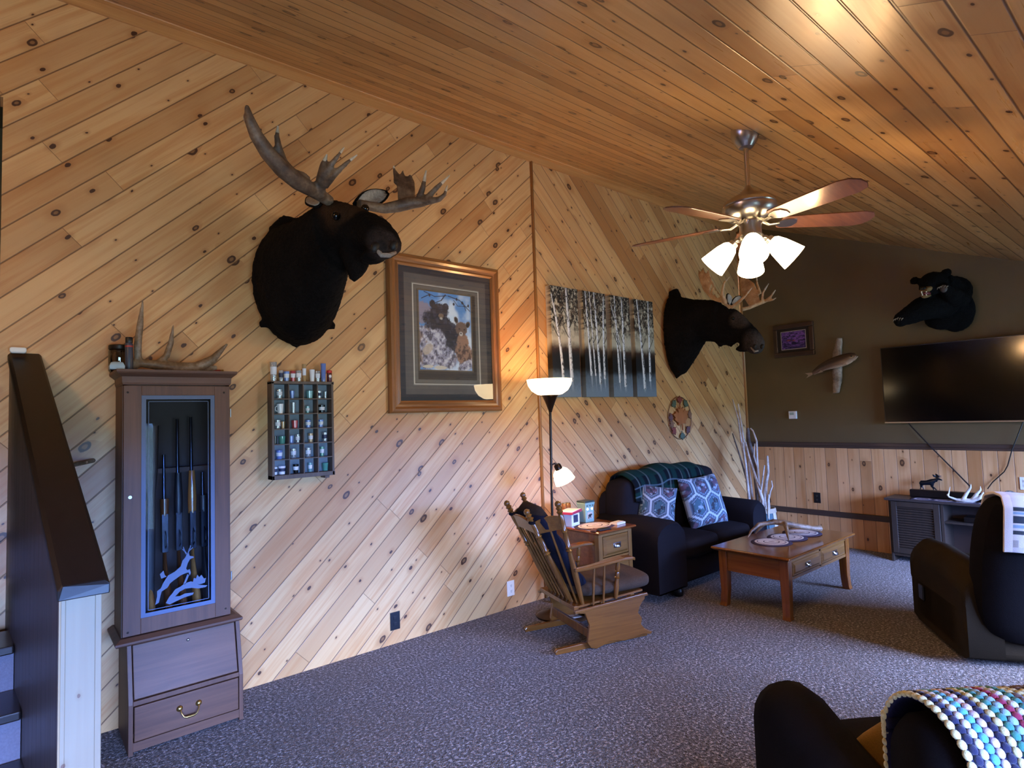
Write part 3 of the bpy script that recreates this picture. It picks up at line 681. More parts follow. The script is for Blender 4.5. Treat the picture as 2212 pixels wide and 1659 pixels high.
spec = [  # row, column, [(dx, height, radius, colour, print, mug)]
    (0, 0, [(0, .058, .019, 'clear', m_print, 0)]), (0, 1, [(-.012, .05, .015, 'blue', None, 0)]), (0, 2, [(.008, .05, .024, 'teal', None, 0)]), (0, 3, [(-.02, .05, .016, 'clear', m_print2, 0), (.022, .045, .011, 'clear', None, 0)]),
    (1, 0, [(.004, .062, .021, 'white', None, 1)]), (1, 1, [(-.006, .07, .014, 'clear', None, 0)]), (1, 2, [(-.006, .045, .014, 'teal', m_print, 0)]), (1, 3, [(-.004, .052, .021, 'black', m_print, 0)]),
    (2, 0, [(-.012, .055, .018, 'clear', m_print, 0), (.022, .045, .012, 'amber', None, 0)]), (2, 1, [(.002, .05, .02, 'red', None, 0)]), (2, 2, [(-.004, .05, .018, 'blue', m_print, 0)]), (2, 3, [(-.012, .05, .018, 'blue', m_print, 0)]),
    (3, 0, [(-.028, .05, .012, 'black', None, 0), (.014, .048, .021, 'green', None, 0)]), (3, 1, [(-.022, .048, .016, 'blue', None, 0), (.02, .055, .015, 'clear', m_print, 0)]), (3, 2, [(.012, .058, .016, 'amber', m_print, 0)]), (3, 3, [(.014, .06, .017, 'clear', m_print2, 0)]),
    (4, 0, [(-.004, .055, .02, 'blue', m_print, 0)]), (4, 1, [(-.008, .06, .018, 'clear', m_print, 0)]), (4, 2, [(-.006, .06, .018, 'clear', m_print, 0)]), (4, 3, [(-.006, .062, .015, 'green', m_print, 0)]),
    (5, 0, [(-.028, .048, .012, 'white', m_print2, 0), (.012, .05, .022, 'white', m_print2, 0)]), (5, 1, [(.006, .055, .018, 'black', m_print, 0)]), (5, 2, [(.006, .058, .014, 'teal', m_print, 0)]), (5, 3, [(.014, .05, .02, 'green', None, 0)])]
for r, c, L_ in spec:
    for n_, (dx, hg, rad, col, pr_, mug) in enumerate(L_):
        side_ = '' if len(L_) == 1 else (', left of its pair' if n_ == 0 else ', right of its pair')
        shot('%s shot glass, %s row, %s hole from left%s' % (col, rows[r], cols[c], side_), rx0 + t_ + cw * (c + 0.5) + dx, YA - 0.042, zb0 + chh * (5 - r) + 0.003, hg, rad, col, pr_, bool(mug))
tops = [(.012, .118, .021, 'clear', m_print, 'tall clear glass standing at the left end on top of the rack'), (.058, .068, .014, 'clear', m_print2, 'clear glass with dark badge, second from left on top of the rack'), (.092, .062, .018, 'blue', m_print, 'blue shot glass, third from left on top of the rack'),
        (.132, .066, .016, 'red', m_print, 'red shot glass, fourth from left on top of the rack'), (.168, .07, .018, 'clear', m_print, 'clear shot glass at the middle of the rack top'), (.204, .112, .013, 'amber', m_print, 'tall narrow amber glass right of middle on the rack top'),
        (.255, .078, .017, 'white', None, 'frosted white glass on the right half of the rack top'), (.292, .07, .016, 'clear', m_print, 'clear glass just left of the tall blue tube on the rack top'), (.330, .12, .017, 'blue', None, 'tall blue tube glass near right end of the rack top')]
for dx, hg, rad, col, pr_, lb in tops: shot(lb, rx0 + 0.012 + dx, YA - 0.045, rz1 + 0.005, hg, rad, col, pr_)
t = thing('can', 'small red-topped can standing at the right end of the rack top', 'can', (rx0 + 0.378, YA - 0.055, rz1 + 0.005), 0)
b = MB(); b.lathe([(0.015, 0), (0.0165, 0.003), (0.0165, 0.07), (0.014, 0.074)], seg=16); b.build('can_body', plain('dark_red_can', '#4c1016', 0.3), t, smooth=40)
b = MB(); b.lathe([(0.0168, 0.058), (0.0168, 0.072), (0.0135, 0.0755)], seg=16); b.build('red_top', plain('bright_red', '#c2201e', 0.35), t, smooth=40)
b = MB(); b.ball((0, -0.0125, 0.036), (0.010, 0.0055, 0.014)); b.build('badge', m_print, t, smooth=180)

# ---------------------------------------------------------------- big framed bear print
m_frame = wood('carved_oak_frame', '#a66d3a', '#663b1a', 'X', 1.0, rough=0.35, coat=0.4)
m_framev = wood('carved_oak_frame_upright', '#a66d3a', '#663b1a', 'Z', 1.0, rough=0.35, coat=0.4)
def picture_frame(root, x0, x1, z0, z1, prof, mats, y):
    """prof = [(inset, forward)...] mitred moulding on a wall facing -Y"""
    for k, (m, A, B, ins) in enumerate(((mats[0], (x0, z1), (x1, z1), ((1, -1), (-1, -1))), (mats[0], (x0, z0), (x1, z0), ((1, 1), (-1, 1))), (mats[1], (x0, z0), (x0, z1), ((1, 1), (1, -1))), (mats[1], (x1, z0), (x1, z1), ((-1, 1), (-1, -1))))):
        b = MB()
        b.rings([[(P[0] + s[0] * i, y - f, P[1] + s[1] * i) for i, f in prof] for P, s in ((A, ins[0]), (B, ins[1]))])
        b.build('frame_rail', m, root, world=True)
fx0, fx1, fz0, fz1 = 2.010, 3.030, 1.605, 2.775
pf = thing('framed_print', 'large oak-framed print of two black bear cubs on the pine wall', 'picture', ((fx0 + fx1) / 2, YA - 0.02, fz0))
picture_frame(pf, fx0, fx1, fz0, fz1, [(0, 0), (0, 0.03), (0.012, 0.045), (0.03, 0.05), (0.045, 0.036), (0.06, 0.034), (0.075, 0.042), (0.088, 0.03), (0.088, 0.0)], (m_frame, m_framev), YA)
def bears(u, v):
    C = np.zeros(u.shape + (3,)); C[:] = lin('#5f8fc0')
    n = fbm(u, v, 5, 3); n2 = fbm(u, v, 22, 5); n3 = fbm(u, v * 1.3, 40, 8)
    C = lerp3(C, '#cfdcea', sstep(n + 0.5 * np.exp(-((u - .55) ** 2) * 9) - .1, .55, .85))
    # mats (u,v over the glazed area)
    pu, pv = (u - .205) / .56, (v - .235) / .595
    inside = (pu > 0) & (pu < 1) & (pv > 0) & (pv < 1)
    P = C.copy(); P[:] = lin('#5c96cf')
    P = lerp3(P, '#e3eaf2', sstep(fbm(pu, pv, 3, 12) - np.abs(pu - .62) * .6, .25, .5))
    n = fbm(pu, pv, 7, 31); n2 = fbm(pu, pv, 26, 6); n3 = fbm(pu * 1.2, pv, 60, 9)
    def ell(cx, cy, rx, ry, rot=0, soft=.12):
        a = math.radians(rot); dx, dy = (pu - cx), (pv - cy) * 1.45
        x = dx * math.cos(a) + dy * math.sin(a); y = -dx * math.sin(a) + dy * math.cos(a)
        return 1 - sstep(np.sqrt((x / rx) ** 2 + (y / (ry * 1.45)) ** 2) + (n3 - .5) * .35, 1 - soft, 1 + soft)
    rock = ell(.05, .72, .2, .14) ; P = lerp3(P, '#9a8f9c', rock)
    black = np.maximum.reduce([ell(.42, .44, .36, .20, -38), ell(.38, .76, .17, .10), ell(.25, .845, .055, .05), ell(.50, .82, .06, .05), ell(.62, .42, .22, .2), ell(.35, .62, .3, .12, -20)])
    P = lerp3(P, '#2b2c36', black); P = lerp3(P, '#4c4e5e', black * sstep(n2, .5, .72) * .7)
    P = lerp3(P, '#8f735c', ell(.41, .70, .05, .03)); P = lerp3(P, '#c7b9a8', ell(.41, .665, .028, .016))
    br = np.maximum.reduce([ell(.84, .22, .17, .17, 12), ell(.82, .36, .12, .14)]); P = lerp3(P, '#a67c63', br); P = lerp3(P, '#5f463c', br * sstep(n2 + (.25 - pv), .5, .7))
    hd = np.maximum.reduce([ell(.80, .555, .12, .09), ell(.70, .665, .038, .045, 15), ell(.93, .615, .045, .045, -25)])
    P = lerp3(P, '#7a5f50', hd); P = lerp3(P, '#33302f', np.maximum(ell(.70, .66, .026, .034, 15), ell(.93, .61, .03, .034, -25))); P = lerp3(P, '#3f3430', ell(.76, .55, .016, .012) + ell(.86, .545, .016, .012))
    P = lerp3(P, '#d8c9b8', ell(.79, .485, .035, .03)); P = lerp3(P, '#1d1a1a', ell(.79, .492, .014, .01))
    log = np.maximum.reduce([ell(.12, .40, .28, .13, -30), ell(.32, .36, .17, .16), ell(.45, .17, .26, .14, -30), ell(.12, .16, .22, .15), ell(.9, .07, .2, .06, 25)])
    P = lerp3(P, '#a49cab', log); P = lerp3(P, '#d9d3d6', log * sstep(n2, .52, .68)); P = lerp3(P, '#8c6e58', log * sstep(n, .55, .7) * .8); P = lerp3(P, '#45404c', log * sstep(1 - n2, .56, .66) * .8)
    P = lerp3(P, '#c9b39a', ell(.15, .26, .12, .05, 50) * .8); P = lerp3(P, '#d8cbb5', ell(.38, .03, .12, .025) + ell(.15, .04, .1, .02))
    for x0, y0, x1, y1, wd in ((.1, .99, .3, .94, .006), (.3, .94, .52, .97, .006), (.5, .98, .42, .90, .008), (.42, .9, .3, .86, .006), (.55, .97, .78, .93, .007), (.78, .93, .98, .80, .006), (.66, .92, .74, .85, .005), (.74, .85, .95, .86, .004), (.85, .9, .9, .8, .005), (.05, .9, .2, .96, .006)):
        t = np.clip(((pu - x0) * (x1 - x0) + (pv - y0) * (y1 - y0) * 2.1) / ((x1 - x0) ** 2 + (y1 - y0) ** 2 * 2.1), 0, 1)
        d = np.hypot(pu - x0 - t * (x1 - x0), (pv - y0 - t * (y1 - y0)) * 1.45); P = lerp3(P, '#2c2a33', 1 - sstep(d, wd * .7, wd * 1.6))
    for x0, y0 in ((.2, .95), (.83, .90), (.66, .87), (.72, .94), (.95, .87)): P = lerp3(P, '#33303a', ell(x0, y0, .018, .02))
    C[:] = lin('#57504c'); C = lerp3(C, '#6b625c', fbm(u, v, 9, 2))
    e = np.minimum.reduce([u * 1.0, 1 - u, v * 1.15, (1 - v) * 1.15])
    C = lerp3(C, '#2b2e35', e < .058)
    C = lerp3(C, '#8c8478', e > .135); C = lerp3(C, '#5c5044', e > .150); C = lerp3(C, '#6f675e', e > .155); C = lerp3(C, '#d9cfbd', (e > .142) & (e < .150)); C = lerp3(C, '#3c332b', (e > .185))
    C = np.where(inside[..., None], P, C)
    edge = (np.abs(pu - .5) < .525) & (np.abs(pv - .5) < .518) & ~inside
    return lerp3(C, '#6e5c46', edge.astype(float))
P_, u_, v_ = flat_grid((fx0 + 0.085, YA - 0.022, fz0 + 0.085), (fx1 - fx0 - 0.17, 0, 0), (0, 0, fz1 - fz0 - 0.17), 330, 390)
color_grid('bear_print', P_, bears(u_, v_), vcol('printed_paper', 0.6), pf, world=True)
b = MB(); b.bb((fx0 + 0.08, YA - 0.030, fz0 + 0.08), (fx1 - 0.08, YA - 0.028, fz1 - 0.08)); b.build('glass', clear_glass('picture_glass', (1, 1, 1), 0.0, 0.0), pf, world=True)

# ---------------------------------------------------------------- four birch canvases
def birch(seed, trunks, full=(0, 1)):
    def f(u, v):
        C = np.zeros(u.shape + (3,)); C[:] = lin('#b3ad98'); n = fbm(u * .4, v, 26, seed); n2 = fbm(u * .5, v * 1.0, 70, seed + 3); n4 = fbm(u * .45, v, 42, seed + 5)
        fol = sstep(v, .50, .72)                                   # twiggy dark foliage above a pale glow
        C = lerp3(C, '#4a3a2c', fol * sstep(n + (v - .75) * .5, .36, .56)); C = lerp3(C, '#19120d', fol * sstep(n4 + (v - .8) * .35, .44, .58)); C = lerp3(C, '#b5ae98', fol * sstep(n2, .58, .68) * .75)
        C = lerp3(C, '#3a2413', sstep(v + (n - .5) * .05, .52, .43)); C = lerp3(C, '#0d0805', sstep(v + (n - .5) * .04, .46, .37))
        C = lerp3(C, '#596774', sstep(v + (n - .5) * .05, .27, .16)); C = lerp3(C, '#6f8090', sstep(v + (n2 - .5) * .1, .17, .04))
        for (xb, xt, w, vb, vt, bend) in trunks:
            s = np.clip((v - vb) / (vt - vb), 0, 1); x = xb + (xt - xb) * s ** bend; wd = w * (1.1 - .45 * s)
            ins = (1 - sstep(np.abs(u - x), wd * .8, wd * 1.1)) * (v > vb) * (v < vt); d = (u - x) / wd
            C = lerp3(C, '#dfe2e4', ins); C = lerp3(C, '#8d939b', ins * sstep(d, -.1, .9) * .8); C = lerp3(C, '#17130f', ins * sstep(fbm(u * .9, v * 1.0, 48, seed + 7) + d * .12, .60, .66)); C = lerp3(C, '#17130f', ins * sstep(v, .68, .95) * sstep(d, -.4, .5) * .85)
            rf = (1 - sstep(np.abs(u - x - (vb - v) * .15), wd * .3, wd * .9)) * (v < vb) * sstep(v, .03, vb); C = lerp3(C, '#b9c2cc', rf * .5)
            for q in range(4):
                vy = .5 + .11 * q + .05 * ((seed * 7 + q * 3) % 5) / 5; sg = 1 if (q + seed) % 2 else -1
                xx = xb + (xt - xb) * np.clip((vy - vb) / (vt - vb), 0, 1) ** bend; tt = np.clip((v - vy) / .10, 0, 1)
                br = (1 - sstep(np.abs(u - xx - sg * tt ** .8 * .2), .012, .024)) * (v > vy) * (v < vy + .1); C = lerp3(C, '#120e0b', br * .9)
        return C
    return f
m_canvas = vcol('painted_canvas', 0.55, bump=0.15, bscale=500)
panels = [(3.592, 3.944, [(.36, .05, .045, .17, .92, 1.6), (.68, .58, .06, .14, 1.0, 1.0)], 'leftmost'), (4.012, 4.330, [(.26, .12, .045, .2, 1.0, 1.0), (.44, .30, .03, .2, 1.0, .9), (.64, .50, .05, .12, 1.0, 1.1), (.84, .93, .045, .17, .97, 3)], 'second from left'),
          (4.402, 4.694, [(.34, .22, .05, .14, 1.0, 1.0), (.62, .60, .06, .1, 1.0, 1.0), (.42, .03, .03, .45, .9, 1.5)], 'third from left'), (4.762, 5.080, [(.40, .18, .06, .08, 1.0, 1.4), (.70, .76, .05, .16, 1.0, 1.0)], 'rightmost')]
for k, (a0, a1, tr, wd) in enumerate(panels):
    z0, z1 = 1.715, 2.71; d = 0.062; n, m = 110, 300
    P, u, v = flat_grid((a0, YA - d, z0), (a1 - a0, 0, 0), (0, 0, z1 - z0), n, m); Cc = birch(k + 2, tr)(u, v)
    # wrap the painting round the left and right edges of the stretcher
    Lf = P[:, :1].copy(); Lf[..., 1] = YA - 0.002; Rt = P[:, -1:].copy(); Rt[..., 1] = YA - 0.002
    ro = thing('birch_canvas', 'canvas painting of birch trunks in mist, %s of four panels' % wd, 'painting', ((a0 + a1) / 2, YA - 0.018, z0), 0, 'birch canvases')
    color_grid('painted_cloth', np.concatenate([Lf, P, Rt], 1), np.concatenate([lerp3(Cc[:, :1], '#c9c5bb', np.full(Cc[:, :1].shape[:2], .9) * sstep(v[:, :1], .36, .5)), Cc, Cc[:, -1:]], 1), m_canvas, ro, world=True, smooth=False)
    b = MB(); b.bb((a0 + 0.001, YA - d + 0.001, z0), (a1 - 0.001, YA - 0.002, z1)); b.build('stretcher', m_rack, ro, world=True)

# ---------------------------------------------------------------- oval maple-leaf plaque
lf = [(0, 1), (.12, .66), (.32, .78), (.26, .42), (.55, .62), (.62, .46), (.95, .42), (.72, .16), (.82, .02), (.40, -.28), (.46, -.46), (.06, -.38), (.04, -.85), (-.04, -.85), (-.06, -.38), (-.46, -.46), (-.40, -.28), (-.82, .02), (-.72, .16), (-.95, .42), (-.62, .46), (-.55, .62), (-.26, .42), (-.32, .78), (-.12, .66)]
ocx, ocz, orx, orz = 5.552, 1.483, 0.215, 0.232
pq = thing('leaf_plaque', 'oval openwork plaque of wooden maple leaves under the smaller moose head', 'wall decoration', (ocx, YA - 0.01, ocz - orz))
wl = {k: wood('leaf_wood_' + k, a, c, 'Z', 2.0, rough=0.5, coat=0.1) for k, a, c in (('orange', '#b06a35', '#8a4d22'), ('red', '#8f4434', '#6d2f26'), ('green', '#5d6b55', '#445041'), ('plum', '#76504f', '#563a3c'), ('brown', '#8a6247', '#684732'))}
b = MB(); b.tube([(ocx + orx * math.cos(a), YA - 0.012, ocz + orz * math.sin(a)) for a in [2 * math.pi * k / 48 for k in range(49)]], 0.0045, 6); b.build('oval_ring', wl['brown'], pq, world=True, smooth=60)
def leaf(cx, cz, s, ang, m, y=0.0):
    ca, sa = math.cos(ang), math.sin(ang)
    b = MB(); b.prism([((x * ca - z * sa) * s * 1.0, (x * sa + z * ca) * s) for x, z in lf], (cx, YA - 0.024 - y, cz), (1, 0, 0), (0, 0, 1), (0, 0.012, 0)); b.build('leaf', wl[m], pq, world=True, bevel=0.002)
leaf(ocx + 0.005, ocz - 0.005, 0.155, 0.12, 'orange', 0.008)
for a, m in ((90, 'red'), (52, 'green'), (128, 'green'), (178, 'plum'), (10, 'brown'), (-42, 'plum'), (222, 'red'), (-84, 'green'), (200, 'brown')):
    a = math.radians(a); leaf(ocx + orx * 0.80 * math.cos(a), ocz + orz * 0.82 * math.sin(a), 0.056, a - math.pi / 2, m)

# ---------------------------------------------------------------- back wall: television, small picture, fish
m_screen = plain('black_screen', '#040405', 0.12, spec=0.5, var=0.0); m_bezel = plain('black_bezel', '#0a0a0c', 0.3)
tv = thing('television', 'large flat black television mounted on the olive wall', 'television', (XC - 0.06, 1.49, 1.36))
b = MB(); b.bb((XC - 0.085, 0.79, 1.365), (XC - 0.035, 2.20, 2.150)); b.build('cabinet', m_bezel, tv, world=True, bevel=0.004)
b = MB(); b.bb((XC - 0.088, 0.80, 1.380), (XC - 0.0845, 2.19, 2.140)); b.build('screen', m_screen, tv, world=True)
b = MB(); b.bb((XC - 0.089, 0.79, 1.362), (XC - 0.080, 2.20, 1.374)); b.build('bottom_trim', m_steel, tv, world=True)
b = MB(); b.bb((XC - 0.036, 1.2, 1.55), (XC - 0.003, 1.8, 1.95)); b.build('wall_bracket', m_bezel, tv, world=True)
b = MB(); b.tube([(XC - 0.03, 2.02, 1.40), (XC - 0.04, 1.99, 1.34), (XC - 0.042, 1.80, 1.09), (XC - 0.03, 1.62, 0.86), (XC - 0.05, 1.52, 0.74)], 0.006, 6)
tag(b.build('power_cord', m_blk, smooth=60), 'thin black cord hanging diagonally from under the television', 'cord')
b = MB(); b.tube([(XC - 0.04, 1.40, 0.735), (XC - 0.03, 1.36, 0.80), (XC - 0.028, 1.27, 0.90), (XC - 0.03, 1.24, 0.96), (XC - 0.045, 1.20, 1.1), (XC - 0.05, 1.10, 1.37)], 0.005, 6)
tag(b.build('power_cord', m_blk, smooth=60), 'thin dark cord rising behind the wire ball on the media console', 'cord')
sp = thing('framed_print', 'small dark-framed purple lake print high on the olive wall', 'picture', (XC - 0.02, 3.12, 2.16))
yy0, yy1, zz0, zz1 = 2.885, 3.355, 2.158, 2.548
for k, (A, B) in enumerate((((yy0, zz0), (yy1, zz0 + 0.055)), ((yy0, zz1 - 0.055), (yy1, zz1)), ((yy0, zz0 + 0.055), (yy0 + 0.05, zz1 - 0.055)), ((yy1 - 0.05, zz0 + 0.055), (yy1, zz1 - 0.055)))):
    b = MB(); b.bb((XC - 0.035, A[0], A[1]), (XC, B[0], B[1])); b.build('frame_rail', wood('dark_frame_wood' if k == 0 else 'dark_frame_wood_%s' % 'abc'[k - 1], '#4b3226', '#2e1d16', 'Y' if k < 2 else 'Z', 1.0), sp, world=True, bevel=0.008)
def lake(u, v):
    C = np.zeros(u.shape + (3,)); C[:] = lin('#2a211f'); e = (np.abs(u - .5) < .37) & (np.abs(v - .5) < .36); ed = (np.abs(u - .5) < .385) & (np.abs(v - .5) < .385)
    pu, pv = (u - .13) / .74, (v - .14) / .72; n = fbm(pu, pv * 2, 8, 4)
    P = np.zeros_like(C); P[:] = lin('#3a2a5c'); P = lerp3(P, '#7a4f9a', sstep(n + pv * .3, .5, .8)); P = lerp3(P, '#1b1533', sstep(fbm(pu, pv * 2, 14, 9), .52, .65)); P = lerp3(P, '#a2452f', np.exp(-((pu - .30) / .07) ** 2 - ((pv - .5) / .035) ** 2) + np.exp(-((pu - .52) / .06) ** 2 - ((pv - .47) / .03) ** 2))
    P = lerp3(P, '#15101f', np.exp(-((pu - .8) / .09) ** 2 - ((pv - .46) / .03) ** 2))
    C = np.where(ed[..., None], np.array(lin('#a89c8c')), C); return np.where(e[..., None], P, C)
P_, u_, v_ = flat_grid((XC - 0.02, yy1 - 0.045, zz0 + 0.05), (0, -(yy1 - yy0 - 0.09), 0), (0, 0, zz1 - zz0 - 0.1), 110, 80)
color_grid('lake_print', P_, lake(u_, v_), vcol('glossy_print', 0.35), sp, world=True)
# trout on driftwood
m_drift = antler_mat('grey_driftwood', '#a8988a', '#86766a', '#4c4038')
b = MB(); b.tube([(6.965, 2.606, 2.314), (6.960, 2.632, 2.157), (6.955, 2.644, 2.003), (6.960, 2.650, 1.849), (6.965, 2.676, 1.701)], [0.03, 0.05, 0.055, 0.05, 0.035], 10, flat=((1, 0, 0), 0.6))
b.tube([(6.965, 2.582, 2.311), (6.960, 2.601, 2.195), (6.958, 2.630, 2.105)], [0.012, 0.022, 0.03], 8)
b.tube([(6.965, 2.700, 1.697), (6.960, 2.678, 1.799)], [0.008, 0.025], 8)
tag(b.build('driftwood', m_drift, remesh=0.012, disp=(0.012, 0.04)), 'upright weathered driftwood slab behind the mounted fish', 'driftwood')
def fish_mat():
    g = NG('trout_skin'); v = g.co('Generated'); z = g.sep(v)[2]; x = g.sep(v)[1]
    f = g.noise(g.co(), 70, 2)
    q = g.ma('ADD', g.ma('MULTIPLY', z, 1.0), g.ma('MULTIPLY', x, 0.75))
    col = g.ramp(q, [(0.40, lin('#d8c8b4')), (0.62, lin('#b79a82')), (0.80, lin('#6b4c38')), (0.95, lin('#3f2c22'))])
    col = g.mix(g.ma('MULTIPLY', g.mr(f, .62, .7), .6), col, lin('#4a3428')); return g.fin(col, 0.3, coat=0.4)
fs = thing('mounted_trout', 'mounted trout with open mouth across the driftwood on the olive wall', 'fish mount', (6.87, 2.70, 1.95))
fx = 6.87
pts = [(1757, 808, 3), (1765, 800, 7), (1785, 788, 10), (1805, 783, 12), (1825, 777, 12.5), (1838, 771, 10), (1846, 768, 7), (1852, 767, 3)]
b = MB(); P0 = [(6.870, 2.876, 1.926), (6.870, 2.834, 1.964), (6.870, 2.732, 2.013), (6.870, 2.634, 2.035), (6.870, 2.538, 2.056), (6.870, 2.476, 2.075), (6.870, 2.439, 2.087), (6.870, 2.406, 2.094)]
b.tube(P0, [0.022, 0.032, 0.052, 0.066, 0.07, 0.06, 0.042, 0.016], 14, flat=((1, 0, 0), 0.55)); fb_ = b.build('body', fish_mat(), fs, world=True, sub=1, smooth=180)
m_fin = plain('dried_fin', '#9a806b', 0.5)
def fin(name, pix): 
    b = MB(); A = [b.bm.verts.new(p) for p in pix]; b.face(A); b.build(name, m_fin, fs, world=True, solid=0.006)
fin('tail', [(6.872, 2.861, 1.946), (6.872, 2.877, 1.921), (6.876, 2.947, 1.889), (6.876, 2.925, 1.919), (6.876, 2.960, 1.943)])
fin('belly_fin', [(6.850, 2.776, 1.964), (6.850, 2.812, 1.931), (6.850, 2.752, 1.942)])
fin('chest_fin', [(6.830, 2.511, 2.017), (6.820, 2.537, 1.994), (6.830, 2.494, 1.995)])
b = MB(); b.tube([(6.868, 2.468, 2.045), (6.868, 2.431, 2.051), (6.868, 2.397, 2.083)], [0.014, 0.012, 0.006], 8); b.build('lower_jaw', m_fin, fs, world=True, smooth=60)
b = MB(); b.ball((6.835, 2.449, 2.086), 0.008); b.build('eye', m_blk, fs, world=True, smooth=180)

# ---------------------------------------------------------------- torchiere floor lamp with reading arm
WARM = (1.0, 0.58, 0.255)
m_pole = plain('dark_bronze_metal', '#3a2c22', 0.3, 0.8)
m_bowl = emit('lit_white_bowl', (1.0, 0.74, 0.42), 5.5)
m_shade_read = emit('lit_reading_shade', (1.0, 0.74, 0.42), 9.0)
def point(name, loc, power, color, r, parent=None):
    l = bpy.data.lights.new(name, 'POINT'); l.energy = power; l.color = color; l.shadow_soft_size = r
    o = bpy.data.objects.new(name, l); COL.objects.link(o); o.location = loc
    if parent: o.parent = parent; o.location = Vector(loc) - parent.location
    return o
fl = thing('floor_lamp', 'dark bronze floor lamp with a lit white bowl and a lit reading shade', 'lamp', (3.20, 3.38, 0))
b = MB(); b.lathe([(0.14, 0), (0.14, 0.012), (0.12, 0.025), (0.05, 0.045), (0.015, 0.06), (0.012, 0.09)], (0, 0, 0), seg=32); b.build('base', m_pole, fl, smooth=40)
b = MB(); b.tube([(0, 0, 0.06), (0.012, 0, 0.6), (0.035, 0, 1.60)], 0.0105, 10); b.build('pole', m_pole, fl, smooth=60)
b = MB(); b.lathe([(0.012, 1.58), (0.018, 1.60), (0.040, 1.66), (0.060, 1.705), (0.075, 1.715)], (0.037, 0, 0), seg=24); b.build('bowl_cup', m_pole, fl, smooth=50)
b = MB(); b.lathe([(0.05, 1.712), (0.10, 1.722), (0.145, 1.752), (0.172, 1.795), (0.182, 1.842), (0.177, 1.842), (0.165, 1.797), (0.138, 1.758), (0.09, 1.730), (0.03, 1.722)], (0.037, 0, 0), seg=36); bw = b.build('bowl_shade', m_bowl, fl, smooth=50)
point('torchiere_bulb', (3.237, 3.38, 1.805), 9, WARM, 0.05, fl)
b = MB(); b.tube([(0.02, 0, 1.16), (0.045, -0.02, 1.175), (0.075, -0.035, 1.15), (0.085, -0.04, 1.13)], 0.008, 8); b.build('reading_arm', m_pole, fl, smooth=60)
ax = Vector((0.42, -0.20, -0.95))
b = MB(); b.lathe([(0.02, 0), (0.028, 0.008), (0.03, 0.045), (0.04, 0.05)], (0.055, -0.03, 1.168), ax, 18); b.build('socket', m_pole, fl, smooth=50)
b = MB(); b.lathe([(0.04, 0), (0.06, 0.02), (0.075, 0.06), (0.084, 0.11), (0.08, 0.11), (0.07, 0.06), (0.03, 0.012)], Vector((0.055, -0.03, 1.168)) + ax.normalized() * 0.045, ax, 26); b.build('reading_shade', m_shade_read, fl, smooth=50)
point('reading_bulb', (3.30, 3.34, 1.00), 5, WARM, 0.05, fl)

# ---------------------------------------------------------------- ceiling fan
m_nickel = plain('brushed_nickel', '#b3aca0', 0.28, 1.0, var=0.05)
m_blade = wood('cherry_fan_blade', '#7a5138', '#4c2e1e', 'X', 1.0, rough=0.3, coat=0.4)
m_fshade = emit('lit_frosted_shade', (1.0, 0.76, 0.46), 16.0)
cx_, cy_ = 2.905, 1.483; cz_ = zc(cy_)
cf = thing('ceiling_fan', 'five-bladed ceiling fan with four lit glass shades on a long rod', 'ceiling fan', (cx_, cy_, cz_))
b = MB(); b.lathe([(0.070, 0.04), (0.070, -0.005), (0.068, -0.02), (0.058, -0.05), (0.035, -0.08), (0.012, -0.085)], seg=28); b.build('canopy', m_nickel, cf, smooth=40)
b = MB(); b.cyl((0, 0, -0.07), (0, 0, -0.32), 0.0125); b.build('down_rod', m_nickel, cf, smooth=60)
b = MB(); b.lathe([(0.014, -0.285), (0.022, -0.30), (0.045, -0.325), (0.095, -0.35), (0.128, -0.375), (0.134, -0.392)], seg=36); b.build('motor_top', m_nickel, cf, smooth=40)
b = MB(); b.lathe([(0.134, -0.392), (0.131, -0.397), (0.135, -0.402), (0.134, -0.425), (0.105, -0.458), (0.075, -0.467), (0.06, -0.475)], seg=36); b.build('motor_housing', m_nickel, cf, smooth=40)
b = MB(); b.lathe([(0.06, -0.470), (0.062, -0.485), (0.055, -0.50), (0.055, -0.545), (0.065, -0.555), (0.06, -0.575), (0.03, -0.59), (0.008, -0.60)], seg=28); b.build('light_hub', m_nickel, cf, smooth=40)
HB = -0.475
dirs = []
dirs = [math.radians(q) for q in (32, 104, 176, 250, 322)]
toc = Vector((-.89, -.455, 0))                      # the blade disc hangs a little low on this side
for a in dirs:
    d = Vector((math.cos(a), math.sin(a), 0)); p = Vector((-math.sin(a), math.cos(a), 0)); pitch = math.radians(-12)
    d = (d - Vector((0, 0, .065)) * d.dot(toc)).normalized(); wv = p * math.cos(pitch) + Vector((0, 0, 1)) * math.sin(pitch); nv = d.cross(wv)
    b = MB(); out = [(0.155, -0.042), (0.17, -0.055), (0.40, -0.066), (0.58, -0.070), (0.63, -0.055), (0.655, -0.02), (0.655, 0.02), (0.63, 0.055), (0.58, 0.070), (0.40, 0.066), (0.17, 0.055), (0.155, 0.042)]
    rootz = Vector((0, 0, HB - 0.012))
    b.prism(out, rootz, d, wv, nv * 0.007)
    o = b.build('blade', m_blade, cf, bevel=0.002)
    b = MB(); b.tube([Vector((0, 0, HB + 0.005)) + d * 0.055, Vector((0, 0, HB - 0.02)) + d * 0.10, rootz + d * 0.15 - nv * 0.004], [0.014, 0.012, 0.012], 8, flat=((0, 0, 1), 0.5))
    b.prism([(0.14, -0.016), (0.17, -0.036), (0.205, -0.042), (0.235, -0.03), (0.245, 0.0), (0.235, 0.03), (0.205, 0.042), (0.17, 0.036), (0.14, 0.016)], rootz - nv * 0.005, d, wv, nv * 0.005)
    b.build('blade_bracket', m_nickel, o, smooth=40)
